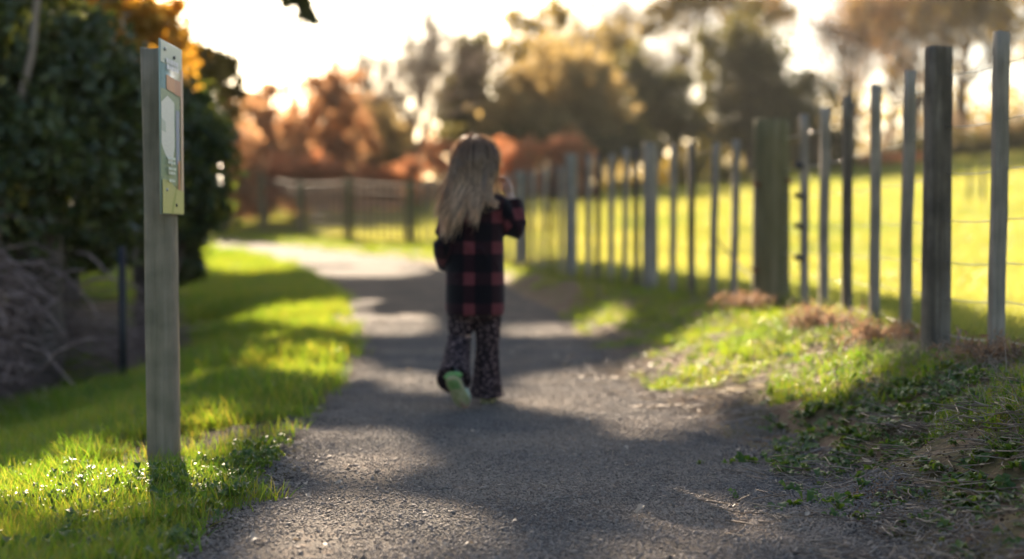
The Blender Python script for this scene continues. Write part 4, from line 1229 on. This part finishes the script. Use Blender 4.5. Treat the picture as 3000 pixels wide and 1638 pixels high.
# jacket
j = MB()
j.rings([(.0, 0, .372), (.0, 0, .40), (0, 0, .50), (0, 0, .62), (0, 0, .73), (0, 0, .80), (0, 0, .84), (0, 0, .865)],
        [.119, .123, .121, .118, .116, .106, .078, .050], [.098, .100, .098, .094, .088, .078, .062, .052], 28)
chain(j, [(-.07, 0, .815), SHL, ELL, (WRL[0], WRL[1] - .02, WRL[2] + .008)], [.05, .056, .050, .043])
chain(j, [(.07, 0, .82), SHR, ELR, (.150, .038, .845)], [.05, .056, .050, .041])
j.rings([(0, .0, .83), (0, -.004, .875), (0, -.008, .905)], [.066, .064, .060], [.064, .066, .064], 20)     # stand-up collar
hood = []
for t in np.linspace(-1, 1, 13): hood.append((.078 * math.sin(t * 1.9), -.055 - .028 * math.cos(t * 1.6), .845 - .025 * math.cos(t * 1.5)))
j.tube(hood, [.018 + .016 * (1 - t * t) for t in np.linspace(-1, 1, 13)], 10)                              # hood lying on the back
for q in range(7):                                                                                          # soft folds
    a0 = rng.uniform(-2.6, -.5); zz = rng.uniform(.44, .70)
    P = [(.114 * math.cos(a0 + .25 * t), .093 * math.sin(a0 + .25 * t), zz + .05 * t * rng.uniform(-1, 1)) for t in (-1, 0, 1)]
    j.tube(P, [.005, .011, .005], 8)
jm = remeshed(j, 'jacket', .0065, 5)
c = coords(jm)
def seg_d(c, a, b_):
    a = np.array(a); b_ = np.array(b_); v = b_ - a; t = np.clip(((c - a) @ v) / (v @ v), 0, 1)
    return np.linalg.norm(c - a - t[:, None] * v, axis=1), t * np.linalg.norm(v)
u = np.arctan2(c[:, 0], -c[:, 1] + .001) * .118; v = c[:, 2].copy()
# flatten the back: keep straight columns where the cloth hangs flat
u = np.where(c[:, 1] < .02, np.sign(c[:, 0]) * np.minimum(np.abs(u), np.abs(c[:, 0]) * 1.12 + .004), u)
td = np.maximum(np.hypot(c[:, 0] / .122, c[:, 1] / .1), 0)
for A, B, off in ((SHL, ELL, 0), (ELL, WRL, .17), (SHR, ELR, 0), (ELR, WRR, .15)):
    d, t = seg_d(c, A, B)
    on = (d < .062) & (td > 1.04)
    ax = np.array(B) - np.array(A); ax /= np.linalg.norm(ax); e1 = np.cross(ax, [0, 1, 0]); e1 /= np.linalg.norm(e1); e2 = np.cross(ax, e1)
    ang = np.arctan2((c - np.array(A)) @ e1, (c - np.array(A)) @ e2)
    u = np.where(on, ang * .048, u); v = np.where(on, .30 + t + off, v)
a = jm.attributes.new('cloth', 'FLOAT_VECTOR', 'POINT'); a.data.foreach_set('vector', np.stack([u, v, 0 * u], -1).astype(np.float32).ravel())
m, N, Lk, bs_ = nodes('buffalo_plaid')
at_ = N.new('ShaderNodeAttribute'); at_.attribute_name = 'cloth'
sp = N.new('ShaderNodeSeparateXYZ'); Lk.new(at_.outputs['Vector'], sp.inputs[0])
def math_(op, a_, b_=None, c_=None):
    q = N.new('ShaderNodeMath'); q.operation = op
    for i, x_ in enumerate((a_, b_, c_)):
        if x_ is None: continue
        if isinstance(x_, (int, float)): q.inputs[i].default_value = x_
        else: Lk.new(x_, q.inputs[i])
    return q.outputs[0]
def stripe(sock, per, off, duty):
    f = math_('FRACT', math_('ADD', math_('DIVIDE', sock, per), off))
    lo = math_('MULTIPLY', math_('SUBTRACT', f, .5 - duty / 2), 60); hi = math_('MULTIPLY', math_('SUBTRACT', .5 + duty / 2, f), 60)
    q = N.new('ShaderNodeClamp'); Lk.new(math_('MINIMUM', lo, hi), q.inputs[0]); return q.outputs[0]
s1 = stripe(sp.outputs[0], .136, .5 + .0265 / .136, .42); s2 = stripe(sp.outputs[1], .1255, .5 - .650 / .1255 + 5, .42)
tot = math_('MULTIPLY', math_('ADD', s1, s2), .5)
rp = ramp(N, [(.006, .005, .007), (.022, .008, .011), (.15, .036, .04)], [0.0, .5, 1.0])
Lk.new(tot, rp.inputs[0])
nz = N.new('ShaderNodeTexNoise'); nz.inputs['Scale'].default_value = 220; tc = N.new('ShaderNodeTexCoord'); Lk.new(tc.outputs['Object'], nz.inputs[0])
mx = N.new('ShaderNodeMix'); mx.data_type = 'RGBA'; mx.blend_type = 'MULTIPLY'; mx.inputs[0].default_value = .5
Lk.new(rp.outputs[0], mx.inputs[6]); Lk.new(nz.outputs['Color'], mx.inputs[7]); Lk.new(mx.outputs[2], bs_.inputs['Base Color'])
bp_ = N.new('ShaderNodeBump'); bp_.inputs['Strength'].default_value = .5; bp_.inputs['Distance'].default_value = .002; Lk.new(nz.outputs[0], bp_.inputs['Height']); Lk.new(bp_.outputs[0], bs_.inputs['Normal'])
bs_.inputs['Roughness'].default_value = .95; bs_.inputs['Specular IOR Level'].default_value = .1
bs_.inputs['Sheen Weight'].default_value = .12; bs_.inputs['Sheen Roughness'].default_value = .5
M['plaid'] = m
jm.materials.append(m)
obj('jacket', jm, child)

# trousers: flared, dark with a small pale flower print
t_ = MB()
t_.rings([(0, 0, .36), (0, 0, .42), (0, 0, .50), (0, 0, .54)], [.09, .102, .10, .09], [.076, .084, .08, .07], 24)
chain(t_, [(-.055, 0, .46), (-.058, .01, .36), (-.068, .022, .25), (-.078, -.09, .165), (-.082, -.165, .120)], [.062, .056, .050, .060, .072], 18)
chain(t_, [(.052, 0, .46), (.052, .02, .36), (.050, .045, .24), (.046, .065, .13), (.044, .075, .030)], [.062, .056, .048, .056, .072], 18)
tm = remeshed(t_, 'trousers', .006, 4)
m, N, Lk, bs_ = nodes('flower_print')
tc = N.new('ShaderNodeTexCoord'); vo = N.new('ShaderNodeTexVoronoi'); vo.inputs['Scale'].default_value = 62; vo.inputs['Randomness'].default_value = .75
Lk.new(tc.outputs['Object'], vo.inputs[0])
nz = N.new('ShaderNodeTexNoise'); nz.inputs['Scale'].default_value = 160; Lk.new(tc.outputs['Object'], nz.inputs[0])
ad = N.new('ShaderNodeMath'); ad.operation = 'MULTIPLY_ADD'; Lk.new(nz.outputs[0], ad.inputs[0]); ad.inputs[1].default_value = .25; Lk.new(vo.outputs['Distance'], ad.inputs[2])
rp = ramp(N, [(.24, .17, .17), (.17, .115, .115), (.026, .018, .020), (.020, .014, .016)], [.0, .42, .52, 1.0])
Lk.new(ad.outputs[0], rp.inputs[0]); Lk.new(rp.outputs[0], bs_.inputs['Base Color']); bs_.inputs['Roughness'].default_value = .9; bs_.inputs['Specular IOR Level'].default_value = .15
tm.materials.append(m)
obj('trousers', tm, child)

# shoes
shoe_mat = flatmat('shoe_upper', (.02, .022, .022), .6); sole_mat = noisemat('shoe_sole', [(.24, .28, .10), (.38, .38, .20), (.46, .44, .27)], 60, 4, .7); heel_mat = flatmat('shoe_green', (.13, .30, .08), .5); trim_mat = flatmat('shoe_trim', (.45, .55, .42), .5)
def foot_outline(n, s=1.0):
    ty = np.linspace(0, 1, n); w = .031 * np.interp(ty, [0, .06, .2, .45, .7, .88, .97, 1], [.35, .72, .86, .80, 1.0, .86, .5, .2]) * s
    return ty * .175, w
def shoe(loc, rotm):
    ys, w = foot_outline(16)
    up = MB(); n = len(ys)
    hts = np.interp(ys / .175, [0, .1, .35, .55, .8, 1], [.050, .064, .062, .048, .034, .020])
    V = []; k = 8
    for y_, w_, h_ in zip(ys, w, hts):
        for a_ in np.linspace(0, math.pi, k): V.append((w_ * math.cos(a_) * (1 if math.sin(a_) < .6 else .9), y_, .016 + h_ * math.sin(a_) ** .7))
    F = [(i * k + q, i * k + q + 1, (i + 1) * k + q + 1, (i + 1) * k + q) for i in range(n - 1) for q in range(k - 1)]
    up.add(V, F); o = up.build('shoe', shoe_mat, child, True)
    so = MB(); V = []
    for y_, w_ in zip(ys, w * 1.08):
        V += [(-w_, y_, 0), (w_, y_, 0), (w_, y_, .018), (-w_, y_, .018)]
    F = [(i * 4 + q, i * 4 + (q + 1) % 4, (i + 1) * 4 + (q + 1) % 4, (i + 1) * 4 + q) for i in range(n - 1) for q in range(4)] + [(0, 1, 2, 3), (4 * n - 4, 4 * n - 1, 4 * n - 2, 4 * n - 3)]
    so.add(V, F); so.build('sole', sole_mat, o)
    for i in range(9):
        y_ = .018 + .017 * i; w_ = float(np.interp(y_, ys, w)) * .82
        tr_ = MB(); tr_.box((0, y_, -.0015), (w_, .0045, .0022)); tr_.build('tread', heel_mat if i < 3 else sole_mat, o)
    hb = MB(); P = [(.030 * .9 * math.sin(t), .010 - .012 * math.cos(t) + .012, .030) for t in np.linspace(-1.7, 1.7, 9)]; hb.tube(P, .012, 8); hb.build('heel_cup', heel_mat, o, True)
    tb = MB(); tb.tube([(.032, .09, .020), (.031, .13, .019), (.021, .165, .017)], [.006, .007, .005], 6); tb.build('toe_trim', trim_mat, o, True)
    o.matrix_local = Matrix.Translation(loc) @ rotm.to_4x4()
    return o
# rear foot: on its toes, sole towards the camera
yv = Vector((.050, .110, -.128)).normalized(); xv = Vector((1, -.25, .15)); xv = (xv - yv * xv.dot(yv)).normalized(); zv = xv.cross(yv)
rm = Matrix((xv, yv, zv)).transposed()
shoe(Vector((-.088, -.285, .140)), rm)
shoe(Vector((.047, .03, .004)), Euler((0, 0, R(-4))).to_matrix())

# hair: many strands over a close cap
rh = np.random.default_rng(77)
cap = MB(); ball(cap, (0, -.006, 1.008), (.090, .100, .098), 20, 12)
cm = remeshed(cap, 'hair_cap', .006, 2); cc = coords(cm)
cc[:, 2] = np.where((cc[:, 1] > .03) & (cc[:, 2] < 1.045), 1.045 + (cc[:, 2] - 1.045) * .12, cc[:, 2]); cm.vertices.foreach_set('co', cc.ravel())
V = []; F = []; n0 = 0
ns = 3400
hc = np.array([0, -.004, 1.006]); rad = np.array([.096, .106, .097])
NLK = 58
lk = []
for i in range(NLK):
    ph = rh.uniform(-math.pi * 1.02, math.pi * .04); xs = math.cos(ph)
    ze = np.interp(xs, [-1, -.3, .2, .6, 1], [.76, .785, .80, .85, .90]) + rh.normal(0, .03)
    lk.append((ph, max(ze, .67), rh.normal(0, .012), rh.uniform(0, 6.28), rh.uniform(.006, .022), rh.uniform(.3, .85)))
for i in range(ns):
    ph0, zl, off, wv, amp, conv = lk[rh.integers(0, NLK)]
    ph = ph0 + rh.normal(0, .16); th0 = rh.uniform(.05, 1.2)
    if rh.uniform() < .12: ph = rh.uniform(-math.pi * 1.15, math.pi * .15)
    k_ = rad * (1 + .05 * rh.uniform(-1, .9) + .025 * math.sin(ph0 * 23))
    xs = math.cos(ph0)
    zend = zl + rh.normal(.012, .03)
    pts = []
    for th in np.linspace(th0, 1.62, 6):
        pts.append(hc + k_ * np.array([math.sin(th) * math.cos(ph), math.sin(th) * math.sin(ph), math.cos(th)]))
    e = pts[-1].copy(); nd = 8
    tipx = k_[0] * math.cos(ph0); tipy = k_[1] * math.sin(ph0)
    for q in range(1, nd + 1):
        t = q / nd; z = e[2] + (zend - e[2]) * t
        c_ = conv * t ** 1.5
        x_ = (e[0] * (1 - c_) + tipx * c_) * (1 - .06 * t) + off * t + amp * math.sin(wv + 4.5 * t) * t
        x_ += (-.034 * t * t if xs < -.25 else 0) + (-.035 * t if xs > .3 else 0)
        y_ = (e[1] * (1 - c_) + tipy * c_) * (1 - .08 * t)
        lim = -.108 - .022 * sstep(.90, .80, z)
        if math.sin(ph) < -.15: y_ = min(y_, lim * (.55 + .45 * min(1, abs(math.sin(ph)) * 1.4))) + .008 * math.sin(wv + 4 * t) * t
        else: x_ = x_ + .012 * np.sign(xs) * t
        pts.append(np.array([x_, y_, z]))
    P = np.array(pts)
    wd = rh.uniform(.0010, .0022)
    tg_ = np.gradient(P, axis=0); tg_ /= np.linalg.norm(tg_, axis=1)[:, None] + 1e-9
    out = P - np.array([0, 0, 1.0]) * P[:, 2:3]; out[:, 2] = 0; out += 1e-6
    sd = np.cross(tg_, out / np.linalg.norm(out, axis=1)[:, None] + rh.normal(0, .5, 3)); sd /= np.linalg.norm(sd, axis=1)[:, None] + 1e-9
    ww = wd * np.interp(np.arange(len(P)), [0, 3, len(P) - 3, len(P) - 1], [.8, 1.1, .9, .15])
    V.append(np.stack([P - sd * ww[:, None], P + sd * ww[:, None]], 1).reshape(-1, 3))
    q = n0 + 2 * np.arange(len(P) - 1)[:, None]; F.append(np.hstack([q, q + 1, q + 3, q + 2])); n0 += 2 * len(P)
# one curved lock swinging towards the raised hand
for i in range(160):
    o_ = rh.normal(0, .006, 3); t = np.linspace(0, 1, 12)[:, None]
    base_ = np.array([.035, -.10, .98]) + o_
    P = base_ + np.hstack([.010 - .055 * np.sin(t * 2.2) * t + .085 * t ** 2.2, -.022 * t, -.155 * t - .01 * np.sin(t * 3)]) + rh.normal(0, .003, 3) * t
    sd = np.tile(np.array([[.0014, 0, 0]]), (12, 1)) * np.linspace(1, .3, 12)[:, None]
    V.append(np.stack([P - sd, P + sd], 1).reshape(-1, 3)); q = n0 + 2 * np.arange(11)[:, None]; F.append(np.hstack([q, q + 1, q + 3, q + 2])); n0 += 24
for i in range(260):                                                     # flyaway strands
    ph = rh.uniform(-math.pi * 1.1, math.pi * .1); th = np.linspace(rh.uniform(.1, .9), rh.uniform(1.3, 1.9), 9)
    kk = rad * rh.uniform(1.02, 1.16) * (1 + .05 * np.sin(th * 6 + rh.uniform(0, 6)))[:, None]
    P = hc + kk * np.stack([np.sin(th) * math.cos(ph), np.sin(th) * math.sin(ph), np.cos(th)], -1)
    sd = np.tile(rh.normal(0, 1, 3), (9, 1)); sd = sd / np.linalg.norm(sd[0]) * .0007
    V.append(np.stack([P - sd, P + sd], 1).reshape(-1, 3)); q = n0 + 2 * np.arange(8)[:, None]; F.append(np.hstack([q, q + 1, q + 3, q + 2])); n0 += 18
hm = leafmat('blonde_hair', [(.07, .047, .034), (.16, .115, .08), (.30, .225, .16), (.46, .36, .26)], .42, (1.7, 1.5, 1.25), .36, .5)
N_, L_ = hm.node_tree.nodes, hm.node_tree.links                          # brown roots, blonde ends
tcz = N_.new('ShaderNodeTexCoord'); spz = N_.new('ShaderNodeSeparateXYZ'); L_.new(tcz.outputs['Object'], spz.inputs[0])
mrz = N_.new('ShaderNodeMapRange'); mrz.inputs[1].default_value = .78; mrz.inputs[2].default_value = 1.05; L_.new(spz.outputs[2], mrz.inputs[0])
rpz = ramp(N_, [(2.0, 1.9, 1.7), (1.5, 1.4, 1.28), (.75, .66, .6)]); L_.new(mrz.outputs[0], rpz.inputs[0])
rr_ = [n for n in N_ if n.type == 'VALTORGB' and n != rpz][0]
mz = N_.new('ShaderNodeMix'); mz.data_type = 'RGBA'; mz.blend_type = 'MULTIPLY'; mz.inputs[0].default_value = 1
for lnk in list(rr_.outputs[0].links):
    to = lnk.to_socket; L_.remove(lnk); L_.new(mz.outputs[2], to)
L_.new(rr_.outputs[0], mz.inputs[6]); L_.new(rpz.outputs[0], mz.inputs[7])
hair = obj('hair', mesh_from('hair', np.vstack(V), np.vstack(F), hm, True), child)
cm.materials.append(noisemat('hair_root', [(.06, .045, .033), (.13, .10, .07)], 30, 5, .6, stretch=(6, 6, 1)))
obj('hair_cap', cm, hair)
